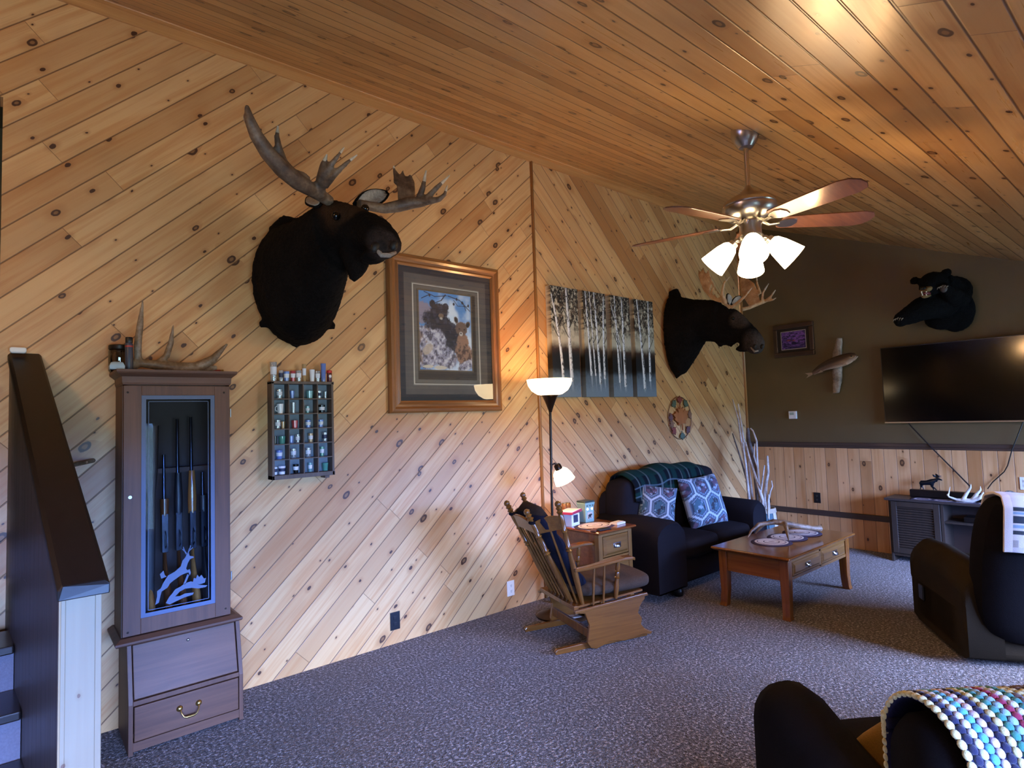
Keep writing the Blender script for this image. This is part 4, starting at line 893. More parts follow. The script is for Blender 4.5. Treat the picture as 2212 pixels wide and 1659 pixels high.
for k in range(4):
    a = math.radians(30 + 90 * k); d = Vector((math.cos(a), math.sin(a), 0)); s0 = Vector((0, 0, -0.565)) + d * 0.05; ax = (d * 0.72 + Vector((0, 0, -0.70))).normalized()
    b = MB(); b.tube([s0 - d * 0.02, s0 + d * 0.02, s0 + d * 0.025 + ax * 0.03], 0.012, 8); b.lathe([(0.014, 0.0), (0.024, 0.006), (0.026, 0.03)], s0 + d * 0.02 + ax * 0.01, ax, 14); arm_ = b.build('lamp_arm', m_nickel, cf, smooth=50)
    b = MB(); b.lathe([(0.028, 0.0), (0.040, 0.014), (0.052, 0.05), (0.062, 0.10), (0.070, 0.145), (0.066, 0.145), (0.057, 0.10), (0.046, 0.05), (0.02, 0.008)], s0 + d * 0.02 + ax * 0.035, ax, 22); b.build('glass_shade', m_fshade, arm_, smooth=50)
    point('fan_bulb', tuple(Vector((cx_, cy_, cz_)) + s0 + d * 0.02 + ax * 0.20), 11, WARM, 0.05, cf)
# flush ceiling light in the part of the room behind the viewer
rl = thing('ceiling_light', 'round flush ceiling light behind the viewer', 'ceiling light', (-1.3, 1.9, zc(1.9)))
b = MB(); b.lathe([(0.16, 0.05), (0.16, -0.03), (0.15, -0.05)], seg=30); b.build('fitting', m_nickel, rl, smooth=40)
b = MB(); b.lathe([(0.15, -0.05), (0.13, -0.10), (0.07, -0.13), (0.005, -0.14)], seg=30); b.build('glass_dome', m_fshade, rl, smooth=60)
point('dome_bulb', (-1.3, 1.9, zc(1.9) - 0.22), 42, WARM, 0.1, rl)

# ---------------------------------------------------------------- soft furnishings helpers
def fabric(name, col, var=0.18, scale=260, bump=0.35, sheen=0.0, rough=0.95):
    g = NG(name); v = g.co(); c = lin(col); f = g.noise(v, scale, 2, 0.7); f2 = g.noise(v, 4, 3)
    q = g.ma('ADD', g.ma('MULTIPLY', f, 0.6), g.ma('MULTIPLY', f2, 0.5))
    colr = g.ramp(q, [(0.35, tuple(x * (1 - var) for x in c)), (0.7, tuple(min(1, x * (1 + var)) for x in c))])
    g.bump(f, bump, 0.003); return g.fin(colr, rough, sheen=sheen, spec=0.1)
m_sofa = fabric('charcoal_brown_upholstery', '#1b181b')
m_recl = fabric('dark_olive_brown_suede', '#2c251b')
m_recl2 = fabric('black_brown_upholstery', '#121013')
m_foot = plain('black_turned_wood', '#0e0c0b', 0.3)
def soft(b, name, mat, parent, w=0.04, world=False, puff=0.0, sub=1):
    """upholstered block: rounded edges and slightly pillowed faces"""
    if puff:
        bmesh.ops.subdivide_edges(b.bm, edges=b.bm.edges[:], cuts=5, use_grid_fill=True)
        lo = Vector([min(v.co[i] for v in b.bm.verts) for i in range(3)]); hi = Vector([max(v.co[i] for v in b.bm.verts) for i in range(3)]); c = (lo + hi) / 2; hf = (hi - lo) / 2
        for v in b.bm.verts:
            q = [(v.co[i] - c[i]) / max(hf[i], 1e-6) for i in range(3)]
            for i in range(3):
                j, k = (i + 1) % 3, (i + 2) % 3
                v.co[i] += q[i] * puff * (1 - q[j] ** 2) * (1 - q[k] ** 2)
            r = 1 - 0.03 * (abs(q[0] * q[1]) ** 3 + abs(q[1] * q[2]) ** 3 + abs(q[0] * q[2]) ** 3)
            v.co = c + (v.co - c) * r
        return b.build(name, mat, parent, world=world, smooth=180, sub=sub)
    return b.build(name, mat, parent, world=world, smooth=60, bevel=w, bseg=4)
def pillow_grid(w, h, t, n=60, pinch=0.10):
    v, u = np.meshgrid(np.linspace(-1, 1, n), np.linspace(-1, 1, n), indexing='ij')
    th = t * np.clip((1 - u ** 4) * (1 - v ** 4), 0, 1) ** 0.55
    x = u * w / 2 * (1 - pinch * (1 - v ** 2) * .6 * np.abs(u)); z = v * h / 2 * (1 - pinch * (1 - u ** 2) * .6 * np.abs(v))
    return x, z, th, u * .5 + .5, v * .5 + .5

# ---------------------------------------------------------------- loveseat against the pine wall
so = thing('loveseat', 'charcoal loveseat against the pine wall under the birch canvases', 'sofa', (4.86, 3.3, 0))
def SW(b, name, m=m_sofa, p=so, w=0.05, **k): return soft(b, name, m, p, w, world=True, **k)
b = MB(); b.bb((4.05, 2.97, 0.085), (5.66, 3.66, 0.30)); SW(b, 'base', w=0.03)
def arm(x0, x1):
    b = MB()
    cs = []
    w = (x1 - x0) / 2; c = (x0 + x1) / 2
    for y, top, sc in ((2.945, 0.60, 0.86), (2.925, 0.63, 0.97), (2.96, 0.655, 1.0), (3.3, 0.665, 1.0), (3.62, 0.655, 1.0), (3.66, 0.62, 0.95)):
        ring = [(c - w * sc, y, 0.085), (c - w * sc, y, 0.40)]
        for k in range(9):
            t = math.pi * (1 - k / 8); ring.append((c + w * sc * math.cos(t), y, top - 0.13 + 0.13 * math.sin(t)))
        ring += [(c + w * sc, y, 0.40), (c + w * sc, y, 0.085)]
        cs.append(ring)
    b.rings(cs); return b.build('arm', m_sofa, so, world=True, smooth=50)
arm(3.93, 4.33); arm(5.46, 5.73)
for x0, x1 in ((4.33, 4.895), (4.895, 5.465)):
    b = MB(); b.bb((x0 + 0.005, 2.93, 0.29), (x1 - 0.005, 3.48, 0.455)); SW(b, 'seat_cushion', puff=0.03)
b = MB(); b.rings([[(x, 3.40, 0.30), (x, 3.44, z - 0.09), (x, 3.50, z - 0.01), (x, 3.60, z), (x, 3.69, z - 0.05), (x, 3.71, 0.30)] for x, z in ((4.10, 0.80), (4.14, 0.87), (4.3, 0.89), (4.9, 0.90), (5.5, 0.89), (5.62, 0.86), (5.66, 0.78))]); SW(b, 'back_frame', w=0.02)
for x0, x1, zt_ in ((4.10, 4.85, 0.97), (4.86, 5.56, 1.0)):
    b = MB(); b.bb((x0, 3.36, 0.44), (x1, 3.63, zt_ - 0.02)); o = SW(b, 'back_cushion', puff=0.035)
for x, y in ((4.28, 2.99), (5.70, 2.99), (4.05, 3.62), (5.70, 3.62)):
    b = MB(); b.lathe([(0.03, 0), (0.042, 0.01), (0.045, 0.05), (0.035, 0.07), (0.04, 0.09)], (x, y, 0)); b.build('bun_foot', m_foot, so, world=True, smooth=50)
# plaid throw over the back
def plaid(u, v):
    C = np.zeros(u.shape + (3,)); C[:] = lin('#0c1116')
    for p, w, c, a in ((.12, .05, '#123029', .8), (.5, .09, '#123029', .8), (.85, .06, '#123029', .8)):
        C = lerp3(C, c, (np.abs((v - p)) < w) * a)
    for k in range(8):
        p = .06 + k * .13
        C = lerp3(C, '#12302a', (np.abs(u - p - .05) < .028) * .7); C = lerp3(C, '#59635b', (np.abs(u - p) < .006) * .75)
    for p in (.10, .26, .9): C = lerp3(C, '#5d6a70', (np.abs(v - p) < .010) * .7)
    return C
n = 90
u = np.linspace(0, 1, n); prof_y = np.interp(np.linspace(0, 1, 60), [0, .30, .42, .55, .68, 1], [3.325, 3.335, 3.37, 3.48, 3.60, 3.665]); prof_z = np.interp(np.linspace(0, 1, 60), [0, .30, .42, .55, .68, 1], [0.70, 0.90, 0.975, 1.025, 1.005, 0.80])
for _ in range(6): prof_y[1:-1] = (prof_y[:-2] + 2 * prof_y[1:-1] + prof_y[2:]) / 4; prof_z[1:-1] = (prof_z[:-2] + 2 * prof_z[1:-1] + prof_z[2:]) / 4
U, V = np.meshgrid(u, np.linspace(0, 1, 60)); X = 4.18 + U * 1.27 + .10 * (V - .5) * (U - .3); bumpz = 0.03 * np.sin(U * 4.2 - .6) * (V > 0) + 0.012 * np.sin(U * 17)
P = np.stack([X, np.repeat(prof_y[:, None], n, 1) - 0.012 * np.sin(U * 23 + V * 3), np.repeat(prof_z[:, None], n, 1) + bumpz + np.where(V < .4, (.4 - V) * .30 * (.55 - U), 0)], -1)
tag(color_grid('plaid_throw', P, plaid(U, V), vcol('woven_plaid', 0.95, spec=0.1, bump=0.3, bscale=400), solid=0.012), 'dark green and navy plaid throw draped over the loveseat back', 'throw blanket')
# two patterned pillows
def hexpat(u, v, s=2.3, ph=0.0):
    x = u * s * 1.15 + ph; y = v * s
    a = np.stack([x, y], -1); r = np.array([1, 1.732])
    def cell(off):
        q = (a - off) / r; q = q - np.round(q); return q * r
    p1, p2 = cell(np.array([0, 0])), cell(np.array([.5, .866]))
    use = (p1 ** 2).sum(-1) < (p2 ** 2).sum(-1); p = np.where(use[..., None], p1, p2); p = np.abs(p)
    d = np.maximum(p[..., 0], p[..., 0] * .5 + p[..., 1] * .866)
    C = np.zeros(u.shape + (3,)); C[:] = lin('#2f3a4a'); C = lerp3(C, '#aab8c2', d > .455); C = lerp3(C, '#56697c', (d > .40) & (d < .43)); C = lerp3(C, '#748a9c', (d > .33) & (d < .37)); C = lerp3(C, np.array(lin('#54404f')), (d < .30) & use); C = lerp3(C, '#375866', (d < .30) & ~use)
    n = fbm(u, v, 16, 3); C = lerp3(C, '#8499a8', (d < .28) * sstep(n, .55, .62)); C = lerp3(C, '#232833', (d < .33) * sstep(fbm(u, v, 13, 8), .58, .64)); return C
m_pillow = vcol('printed_cotton', 0.85, sheen=0.1)
def pillow(label, c, w, h, t, rot, ph, s=2.3):
    x, z, th, uu, vv = pillow_grid(w, h, t); n = x.shape[0]
    F = np.stack([x, -th, z], -1); B_ = np.stack([x[:, ::-1], th[:, ::-1], z], -1)
    P = np.concatenate([F, B_[:, 1:]], 1); Cc = np.concatenate([hexpat(uu, vv, s, ph), hexpat(uu[:, ::-1], vv, s, ph)[:, 1:]], 1)
    R = np.array(Euler(rot).to_matrix()); P = P @ R.T + np.array(c)
    return tag(color_grid('throw_pillow', P, Cc, m_pillow), label, 'pillow', 'hexagon pillows on the loveseat')
pillow('smaller hexagon-patterned pillow slumped at the left end of the loveseat', (4.385, 3.25, 0.715), 0.34, 0.36, 0.075, (math.radians(-12), math.radians(8), math.radians(-48)), 0.3, 1.9)
pillow('larger hexagon-patterned pillow at the middle of the loveseat', (5.05, 3.20, 0.69), 0.52, 0.48, 0.085, (math.radians(-16), math.radians(-2), math.radians(-8)), 0.0, 2.2)
b = MB()
for k in range(7): b.ball((5.50 + 0.045 * k, 3.55 + 0.012 * (k % 2), 0.665 + 0.006 * (k % 3)), (0.03, 0.10, 0.022 + 0.004 * (k % 2)), seg=10, rg=6)
tag(b.build('crumpled_throw', m_recl2, remesh=0.012, relax=3), 'dark crumpled throw lying along the far arm of the loveseat', 'throw blanket')

# ---------------------------------------------------------------- end table with drawers
m_tabtop = wood('orange_oak_tabletop', '#8a4a20', '#623012', 'X', 1.0, rough=0.22, coat=0.5)
m_tab = wood('honey_oak', '#8c6230', '#61401a', 'Z', 1.0, rough=0.3, coat=0.4)
m_tabx = wood('honey_oak_rail', '#8c6230', '#61401a', 'X', 1.0, rough=0.3, coat=0.4)
m_pull = plain('polished_cup_pull', '#c9ccd2', 0.22, 1.0, var=0.02)
et = thing('end_table', 'small oak end table with two drawers between rocker and loveseat', 'table', (3.60, 3.34, 0))
def slab(b, x0, y0, x1, y1, z, t): b.rings([[(x0 - e, y0 - e, zz), (x1 + e, y0 - e, zz), (x1 + e, y1 + e, zz), (x0 - e, y1 + e, zz)] for e, zz in ((-0.02, z - t), (0.0, z - t * .5), (0.0, z - t * .2), (-0.006, z))])
b = MB(); slab(b, 3.39, 3.06, 3.845, 3.62, 0.65, 0.028); b.build('tabletop', m_tabtop, et, world=True)
for x in (3.435, 3.79):
    for y in (3.105, 3.575):
        b = MB(); b.box((x, y, 0.312), (0.045, 0.045, 0.624)); b.build('leg', m_tab, et, world=True, bevel=0.004)
for x in (3.43, 3.795):
    b = MB(); b.box((x, 3.34, 0.43), (0.018, 0.43, 0.38)); b.build('side_panel', m_tabtop, et, world=True)
b = MB(); b.box((3.6125, 3.585, 0.43), (0.31, 0.018, 0.38)); b.build('back_panel', m_tabx, et, world=True)
b = MB(); b.box((3.6125, 3.10, 0.614), (0.31, 0.03, 0.02)); b.box((3.6125, 3.10, 0.43), (0.31, 0.03, 0.016)); b.box((3.6125, 3.10, 0.245), (0.31, 0.03, 0.016)); b.bb((3.45, 3.10, 0.237), (3.775, 3.58, 0.25)); b.build('drawer_rails', m_tabx, et, world=True)
def drawer(root, cx, cz, y, w, hgt, axis='y'):
    b = MB(); b.rings([[(cx - w / 2 + e, y - f, cz - hgt / 2 + e), (cx + w / 2 - e, y - f, cz - hgt / 2 + e), (cx + w / 2 - e, y - f, cz + hgt / 2 - e), (cx - w / 2 + e, y - f, cz + hgt / 2 - e)] for e, f in ((0, -0.015), (0, 0.006), (0.006, 0.010), (0.012, 0.010), (0.028, 0.018), (0.032, 0.018))])
    d = b.build('drawer', m_tabx, root, world=True)
    b = MB(); r = []
    for k in range(9):
        t = math.pi * k / 8; r.append((math.cos(t), math.sin(t)))
    b.rings([[(cx + xx * 0.040, y - 0.018 - dpt * yy, cz + zz) for xx, yy in r] for zz, dpt in ((0.016, 0.004), (0.014, 0.014), (0.002, 0.024), (-0.012, 0.026), (-0.015, 0.024))])
    b.bb((cx - 0.045, y - 0.021, cz - 0.004), (cx + 0.045, y - 0.017, cz + 0.02)); b.build('cup_pull', m_pull, d, world=True, smooth=40)
drawer(et, 3.6125, 0.523, 3.09, 0.30, 0.155); drawer(et, 3.6125, 0.338, 3.09, 0.30, 0.160)
# on the end table
def rings_pat(u, v, cols, base):
    r = np.hypot(u - .5, v - .5) * 2; C = np.zeros(u.shape + (3,)); C[:] = lin(base); a = np.arctan2(v - .5, u - .5)
    for lo, hi, c in cols: C = lerp3(C, c, ((r >= lo) & (r < hi)).astype(float))
    t = .5 + .5 * np.sin(r * 55 + np.sin(a * 40) * 1.5); return lerp3(C, '#2b2430', t * .22)
DOILY = [(0, .14, '#b9a9a4'), (.14, .34, '#d8cfc8'), (.34, .40, '#4a3d4c'), (.40, .66, '#d6ccc6'), (.66, .70, '#7d6d78'), (.70, .80, '#d6ccc6'), (.80, 1.1, '#3b3044')]
m_braid = vcol('braided_cotton', 0.95, bump=0.6, bscale=260)
def mat_disc(name, label, c, rx, ry, z, root=None, n=70):
    a = np.linspace(0, 2 * np.pi, n); r = np.linspace(0.001, 1, 40); A, R = np.meshgrid(a, r)
    P = np.stack([c[0] + rx * R * np.cos(A), c[1] + ry * R * np.sin(A), z + 0.006 * (1 - R ** 12) + 0.0008 * np.sin(R * 60)], -1)
    C = rings_pat(.5 + .5 * R * np.cos(A), .5 + .5 * R * np.sin(A), DOILY, '#3b3044')
    o = color_grid(name, P, C, m_braid, root, world=True)
    if label: tag(o, label, 'mat')
    return o
mat_disc('round_mat', 'round braided cream and plum mat on the end table', (3.58, 3.27), 0.19, 0.14, 0.6505)
t = thing('candle_warmer', 'pale teal wax warmer with a moose cut-out and lit holes on the end table', 'candle warmer', (3.675, 3.45, 0.65))
m_teal = plain('pale_teal_ceramic', '#7fa196', 0.4); m_hole = emit('warm_lit_hole', (1, .72, .38), 12.0)
b = MB(); b.rings([[(x * s, y * s, z) for x, y in ((-.052, -.045), (.052, -.045), (.052, .045), (-.052, .045))] for s, z in ((.94, 0), (1, .008), (1, .125), (1.14, .155), (1.16, .165), (1.0, .165))]); wb = b.build('warmer_body', m_teal, t, bevel=0.004)
b = MB(); b.box((0, 0, 0.172), (0.118, 0.10, 0.014)); b.build('wax_dish', plain('dark_wax_dish', '#33413e', 0.3), t, bevel=0.005)
for x in (-.026, .026):
    b = MB(); b.cyl((x, -0.0455, 0.112), (x, -0.0485, 0.112), 0.0085, seg=14); b.build('lit_hole', m_hole, wb)
for x in (-.034, 0, .034):
    b = MB(); b.cyl((x, -0.050, 0.140), (x, -0.053, 0.140), 0.006, seg=12); b.build('dot', plain('dark_teal_dot', '#3c544e', 0.4), wb)
b = MB(); b.bb((-.03, -.047, .03), (.03, -.0445, .085)); wp_ = b.build('panel', plain('warm_grey_panel', '#b5ada0', 0.5), wb)
b = MB(); b.prism([(-.024, .034), (-.02, .05), (-.022, .062), (-.008, .070), (.004, .068), (.012, .074), (.022, .066), (.024, .060), (.014, .058), (.010, .05), (.012, .034), (.006, .034), (.004, .048), (-.010, .048), (-.014, .034)], (0, -.0475, 0), (1, 0, 0), (0, 0, 1), (0, -.002, 0)); b.build('moose_silhouette', m_blk, wp_)
m_paperw = plain('white_card', '#dfe1e4', 0.6); m_redp = plain('dark_pink_card', '#a9324a', 0.5)
t = thing('tissue_box', 'white box with a pink-edged top lying beside the wax warmer', 'box', (3.475, 3.44, 0.65), 0.15)
b = MB(); b.box((0, 0, 0.05), (0.11, 0.11, 0.10)); b.build('carton', m_paperw, t, bevel=0.002)
b = MB(); b.box((0.0, -0.0565, 0.06), (0.06, 0.002, 0.06)); b.build('label_panel', plain('navy_print', '#26304a', 0.5), t)
b = MB(); b.box((0.0, 0.0, 0.112), (0.22, 0.13, 0.02), (0, 0, 0.25)); b.build('book_cover', m_redp, t, bevel=0.002)
b = MB(); b.box((0.0, 0.0, 0.1225), (0.205, 0.115, 0.003), (0, 0, 0.25)); b.build('cover_print', m_paperw, t)
for k, (x, y, l_) in enumerate(((3.555, 3.585, 'left of two small amber glass votives behind the pink-edged box'), (3.60, 3.585, 'right of two small amber glass votives behind the pink-edged box'))):
    t = thing('votive', l_, 'candle holder', (x, y, 0.65), 0, 'amber votives on the end table')
    b = MB(); b.lathe([(0.02, 0), (0.022, 0.005), (0.024, 0.15), (0.02, 0.155)], seg=14); b.build('cup', plain('amber_glaze', '#8b5a30', 0.15), t, smooth=50)
    b = MB(); b.lathe([(0.0205, 0.148), (0.0205, 0.158), (0.004, 0.160)], seg=14); b.build('rim', m_brass, t, smooth=50)
b = MB(); b.box((3.765, 3.185, 0.659), (0.12, 0.075, 0.016), (0, 0, 0.1)); b.box((3.765, 3.185, 0.669), (0.10, 0.055, 0.004), (0, 0, 0.1))
tag(b.build('coaster', plain('cream_stone', '#d9d2c0', 0.6), bevel=0.005), 'cream rectangular stone coaster at the right front of the end table', 'coaster')
b = MB(); b.box((3.50, 3.115, 0.656), (0.13, 0.07, 0.010), (0, 0, -0.1)); tag(b.build('phone', m_blk, bevel=0.006), 'dark flat phone at the front edge of the end table', 'phone')
b = MB(); b.box((3.425, 3.135, 0.657), (0.10, 0.045, 0.013), (0, 0, 0.5)); tag(b.build('wallet', plain('brown_leather', '#5c3524', 0.5), bevel=0.005), 'small brown leather wallet beside the phone on the end table', 'wallet')

# ---------------------------------------------------------------- coffee table
m_ct = wood('honey_oak_coffee_table', '#8b5522', '#603511', 'Z', 1.0, rough=0.25, coat=0.5)
m_ctx = wood('honey_oak_apron', '#8b5522', '#603511', 'Y', 1.0, rough=0.25, coat=0.5)
m_ctt = wood('amber_oak_tabletop', '#85501f', '#5d330e', 'X', 0.8, rough=0.15, coat=0.6)
ct = thing('coffee_table', 'honey oak coffee table with two drawers in front of the loveseat', 'table', (4.86, 2.34, 0))
tx0, tx1, ty0, ty1, tz = 4.27, 5.50, 2.03, 2.66, 0.465
b = MB(); slab(b, tx0, ty0, tx1, ty1, tz, 0.03)
b.build('tabletop', m_ctt, ct, world=True, bevel=0.006)
for x in (tx0 + 0.085, tx1 - 0.085):
    for y in (ty0 + 0.07, ty1 - 0.07):
        sx = 1 if x > 4.8 else -1; sy = 1 if y > 2.3 else -1
        b = MB(); b.rings([[(x + sx * o - w, y + sy * o * .4 - w, z), (x + sx * o + w, y + sy * o * .4 - w, z), (x + sx * o + w, y + sy * o * .4 + w, z), (x + sx * o - w, y + sy * o * .4 + w, z)] for z, w, o in ((0, .030, .018), (.03, .028, .010), (.12, .029, .0), (.28, .033, 0), (.436, .034, 0))]); b.build('leg', m_ct, ct, world=True, bevel=0.004)
for x in (tx0 + 0.075, tx1 - 0.075):
    b = MB(); b.box((x, (ty0 + ty1) / 2, 0.355), (0.022, ty1 - ty0 - 0.2, 0.155)); b.build('end_apron', m_ctx, ct, world=True)
b = MB(); b.box((4.885, ty1 - 0.06, 0.355), (1.0, 0.022, 0.155)); b.build('rear_apron', m_tabx, ct, world=True)
b = MB(); b.box((4.885, ty0 + 0.055, 0.423), (1.0, 0.024, 0.024)); b.box((4.885, ty0 + 0.055, 0.292), (1.0, 0.024, 0.022)); b.box((4.885, ty0 + 0.055, 0.357), (0.03, 0.024, 0.13)); b.bb((4.4, ty0 + 0.07, 0.29), (5.37, ty1 - 0.07, 0.30)); b.build('front_rails', m_tabx, ct, world=True)
drawer(ct, 4.635, 0.357, ty0 + 0.05, 0.465, 0.105); drawer(ct, 5.135, 0.357, ty0 + 0.05, 0.465, 0.105)
rn = thing('table_runner', 'braided plum and cream runner of three circles on the coffee table', 'table runner', (4.93, 2.36, tz))
for k in range(3): mat_disc('circle', None, (4.70 + 0.25 * k, 2.37 - 0.012 * k), 0.165, 0.155, tz + 0.0015 + 0.0016 * k, rn)
zt = tz + 0.012
b = MB()
b.tube([(4.80, 2.56, zt + .02), (4.84, 2.50, zt + .10), (4.87, 2.43, zt + .125), (4.92, 2.36, zt + .115), (5.02, 2.28, zt + .085), (5.13, 2.22, zt + .06), (5.20, 2.19, zt + .05)], [0.007, 0.016, 0.024, 0.026, 0.022, 0.020, 0.028], 12)
b.tube([(4.88, 2.42, zt + .12), (4.76, 2.50, zt + .11), (4.68, 2.53, zt + .06), (4.64, 2.54, zt + .012)], [0.02, 0.018, 0.012, 0.004], 10)
b.tube([(4.92, 2.36, zt + .115), (4.84, 2.31, zt + .10), (4.775, 2.27, zt + .055), (4.76, 2.255, zt + .006)], [0.022, 0.018, 0.013, 0.005], 10)
b.tube([(5.02, 2.28, zt + .085), (5.05, 2.36, zt + .06), (5.06, 2.42, zt + .02)], [0.012, 0.009, 0.004], 8)
tag(b.build('shed_antler', m_shed, remesh=0.006, relax=2), 'brown shed antler with pale tips lying on the coffee table runner', 'antler')

# ---------------------------------------------------------------- barrel of sticks in the corner
m_barrel = plain('faded_teal_staves', '#35525a', 0.7, var=0.2, scale=40); m_cream = plain('cream_barrel_panel', '#b9ada8', 0.7, var=0.1, scale=30)
m_hoop = plain('tan_barrel_rim', '#a89880', 0.7, var=0.15); m_stick = antler_mat('peeled_birch_stick', '#d3c8ba', '#ae9d8b', '#6a5848'); m_stickd = antler_mat('grey_bark_stick', '#7c7068', '#5c4f48', '#33291f')
bx, by = 6.16, 3.20
bt = thing('barrel', 'teal and cream wooden barrel holding bare sticks in the corner', 'barrel', (bx, by, 0))
NS = 14
for k in range(NS):
    a0, a1 = 2 * math.pi * k / NS + .02, 2 * math.pi * (k + 1) / NS - .02
    b = MB(); b.rings([[(r * math.cos(a0), r * math.sin(a0), z), (r * math.cos(a1), r * math.sin(a1), z), ((r - .015) * math.cos(a1), (r - .015) * math.sin(a1), z), ((r - .015) * math.cos(a0), (r - .015) * math.sin(a0), z)] for r, z in ((.17, 0), (.175, .1), (.165, .28), (.145, .46))])
    b.build('stave', m_cream if k % 3 == 1 else m_barrel, bt)
b = MB(); b.lathe([(.150, .445), (.152, .45), (.146, .492), (.132, .492), (.134, .45)], seg=30); b.build('rim', m_hoop, bt, smooth=40)
b = MB(); b.lathe([(.16, 0.01), (.002, 0.012)], seg=24); b.build('bottom', m_barrel, bt)
rng = random.Random(5)
def stick(label, pts, r, m=m_stick):
    n = len(pts); P = [Vector(p) for p in pts]
    b = MB(); b.tube(P, [1.35 * r * (1 - .55 * i / (n - 1)) for i in range(n)], 8)
    tag(b.build('stick', m, smooth=60), label, 'stick', 'sticks in the teal barrel')
S_ = [('tallest thin pale stick leaning left in the barrel', [(bx - .02, by + .07, .05), (6.180, 3.328, 0.706), (6.220, 3.416, 1.160), (6.250, 3.460, 1.446), (6.300, 3.543, 1.675)], .013, m_stick),
      ('second tallest pale stick leaning left in the barrel', [(bx - .01, by + .05, .06), (6.120, 3.275, 0.616), (6.150, 3.321, 1.013), (6.180, 3.369, 1.214), (6.220, 3.434, 1.618)], .015, m_stick),
      ('pale stick standing at the left rim of the barrel', [(bx - .05, by + .03, .05), (6.030, 3.260, 0.587), (6.050, 3.291, 0.971), (6.080, 3.327, 1.194)], .016, m_stick),
      ('dark short stick leaning far left out of the barrel', [(bx, by + .09, .05), (6.260, 3.395, 0.745), (6.300, 3.490, 1.023), (6.330, 3.583, 1.280)], .011, m_stickd),
      ('long straight pale stick slanting across to the right in the barrel', [(bx - .06, by - .03, .06), (6.020, 3.106, 0.592), (6.100, 3.220, 0.846), (6.140, 3.298, 1.040), (6.180, 3.349, 1.189)], .016, m_stick),
      ('thick grey bark stick rising behind the others in the barrel', [(bx + .06, by + .01, .05), (6.250, 3.269, 0.602), (6.300, 3.318, 0.951), (6.380, 3.422, 1.204), (6.420, 3.441, 1.334)], .030, m_stickd),
      ('forked pale twig with drooping tip at the back of the barrel', [(bx + .04, by - .01, .05), (6.240, 3.255, 0.756), (6.280, 3.277, 1.005), (6.300, 3.282, 1.199), (6.320, 3.329, 1.312), (6.330, 3.360, 1.337)], .012, m_stick),
      ('thin upright pale twig with a forked top in the barrel', [(bx + .02, by - .05, .05), (6.150, 3.204, 0.668), (6.170, 3.221, 0.915), (6.180, 3.261, 1.038), (6.180, 3.242, 1.175)], .010, m_stick),
      ('bright straight stick at centre right of the barrel', [(bx - .02, by - .06, .05), (6.060, 3.156, 0.607), (6.050, 3.115, 0.782), (6.030, 3.070, 0.957)], .012, m_stick),
      ('thick curved pale stick with a cut top at the right of the barrel', [(bx - .01, by - .07, .05), (6.100, 3.127, 0.581), (6.120, 3.112, 0.752), (6.120, 3.079, 0.876), (6.120, 3.079, 1.053)], .020, m_stick),
      ('short crooked twig at the far right of the barrel', [(bx + .02, by - .09, .05), (6.100, 3.081, 0.595), (6.090, 3.050, 0.686), (6.080, 3.022, 0.737), (6.080, 3.029, 0.795)], .010, m_stick),
      ('stubby pale stick end just above the barrel rim', [(bx - .04, by - .08, .05), (6.060, 3.066, 0.581), (6.050, 3.052, 0.651)], .012, m_stick)]
for l_, p_, r_, mm in S_: stick(l_, p_, r_, mm)

# ---------------------------------------------------------------- media console under the television
m_con = wood('weathered_grey_oak', '#35271c', '#221912', 'Z', 1.0, rough=0.6, coat=0.0)
m_contop = wood('weathered_grey_top', '#3c332f', '#29221f', 'Y', 1.0, rough=0.45, coat=0.1)
co_ = thing('media_console', 'weathered grey-brown media console under the television', 'cabinet', (6.84, 1.4, 0))
kx0, kx1, ky1, ky0, kz = 6.68, 6.985, 2.145, 0.62, 0.625
b = MB(); b.bb((kx0 - .02, ky0 - .03, kz - .025), (kx1, ky1 + .03, kz)); b.build('top', m_contop, co_, world=True, bevel=0.006)
b = MB(); b.bb((kx0 + .005, ky1 - .022, .0), (kx1, ky1, kz - .025)); b.build('side', m_con, co_, world=True, bevel=0.003)
b = MB(); b.bb((kx0 + .005, ky0, .0), (kx1, ky0 + .022, kz - .025)); b.build('side', m_con, co_, world=True, bevel=0.003)
b = MB(); b.bb((kx1 - .012, ky0 + .02, .06), (kx1 - .004, ky1 - .02, kz - .03)); b.build('back', m_cabin, co_, world=True)
b = MB(); b.bb((kx0 + .01, ky0 + .02, .06), (kx1 - .01, ky1 - .02, .085)); b.build('bottom_shelf', m_con, co_, world=True)
for y in (1.70, 1.05):
    b = MB(); b.bb((kx0 + .008, y - .011, .085), (kx1 - .012, y + .011, kz - .025)); b.build('divider', m_con, co_, world=True)
b = MB(); b.bb((kx0 + .02, 1.061, .42), (kx1 - .012, 1.689, .436)); b.build('shelf', m_con, co_, world=True)
for y0, y1 in ((1.715, 2.12), (0.645, 1.035)):
    b = MB(); w = .05
    for A, B in (((y0, .09), (y0 + w, .595)), ((y1 - w, .09), (y1, .595)), ((y0 + w, .09), (y1 - w, .09 + w)), ((y0 + w, .595 - w), (y1 - w, .595))): b.bb((kx0 - .012, A[0], A[1]), (kx0 + .008, B[0], B[1]))
    d = b.build('door', m_con, co_, world=True, bevel=0.003)
    b = MB()
    for k in range(17): b.box((kx0 - .001, (y0 + y1) / 2, .152 + k * .0235), (.020, y1 - y0 - 2 * w, .006), (0, math.radians(42), 0))
    b.bb((kx0 + .002, y0 + w, .14), (kx0 + .006, y1 - w, .545)); b.build('louvre_panel', m_con, d, world=True)
b = MB(); b.bb((kx0 + .07, 1.15, .437), (kx1 - .05, 1.55, .485)); tag(b.build('media_player', m_bezel, bevel=0.004), 'flat black media player on the open shelf of the media console', 'media player')
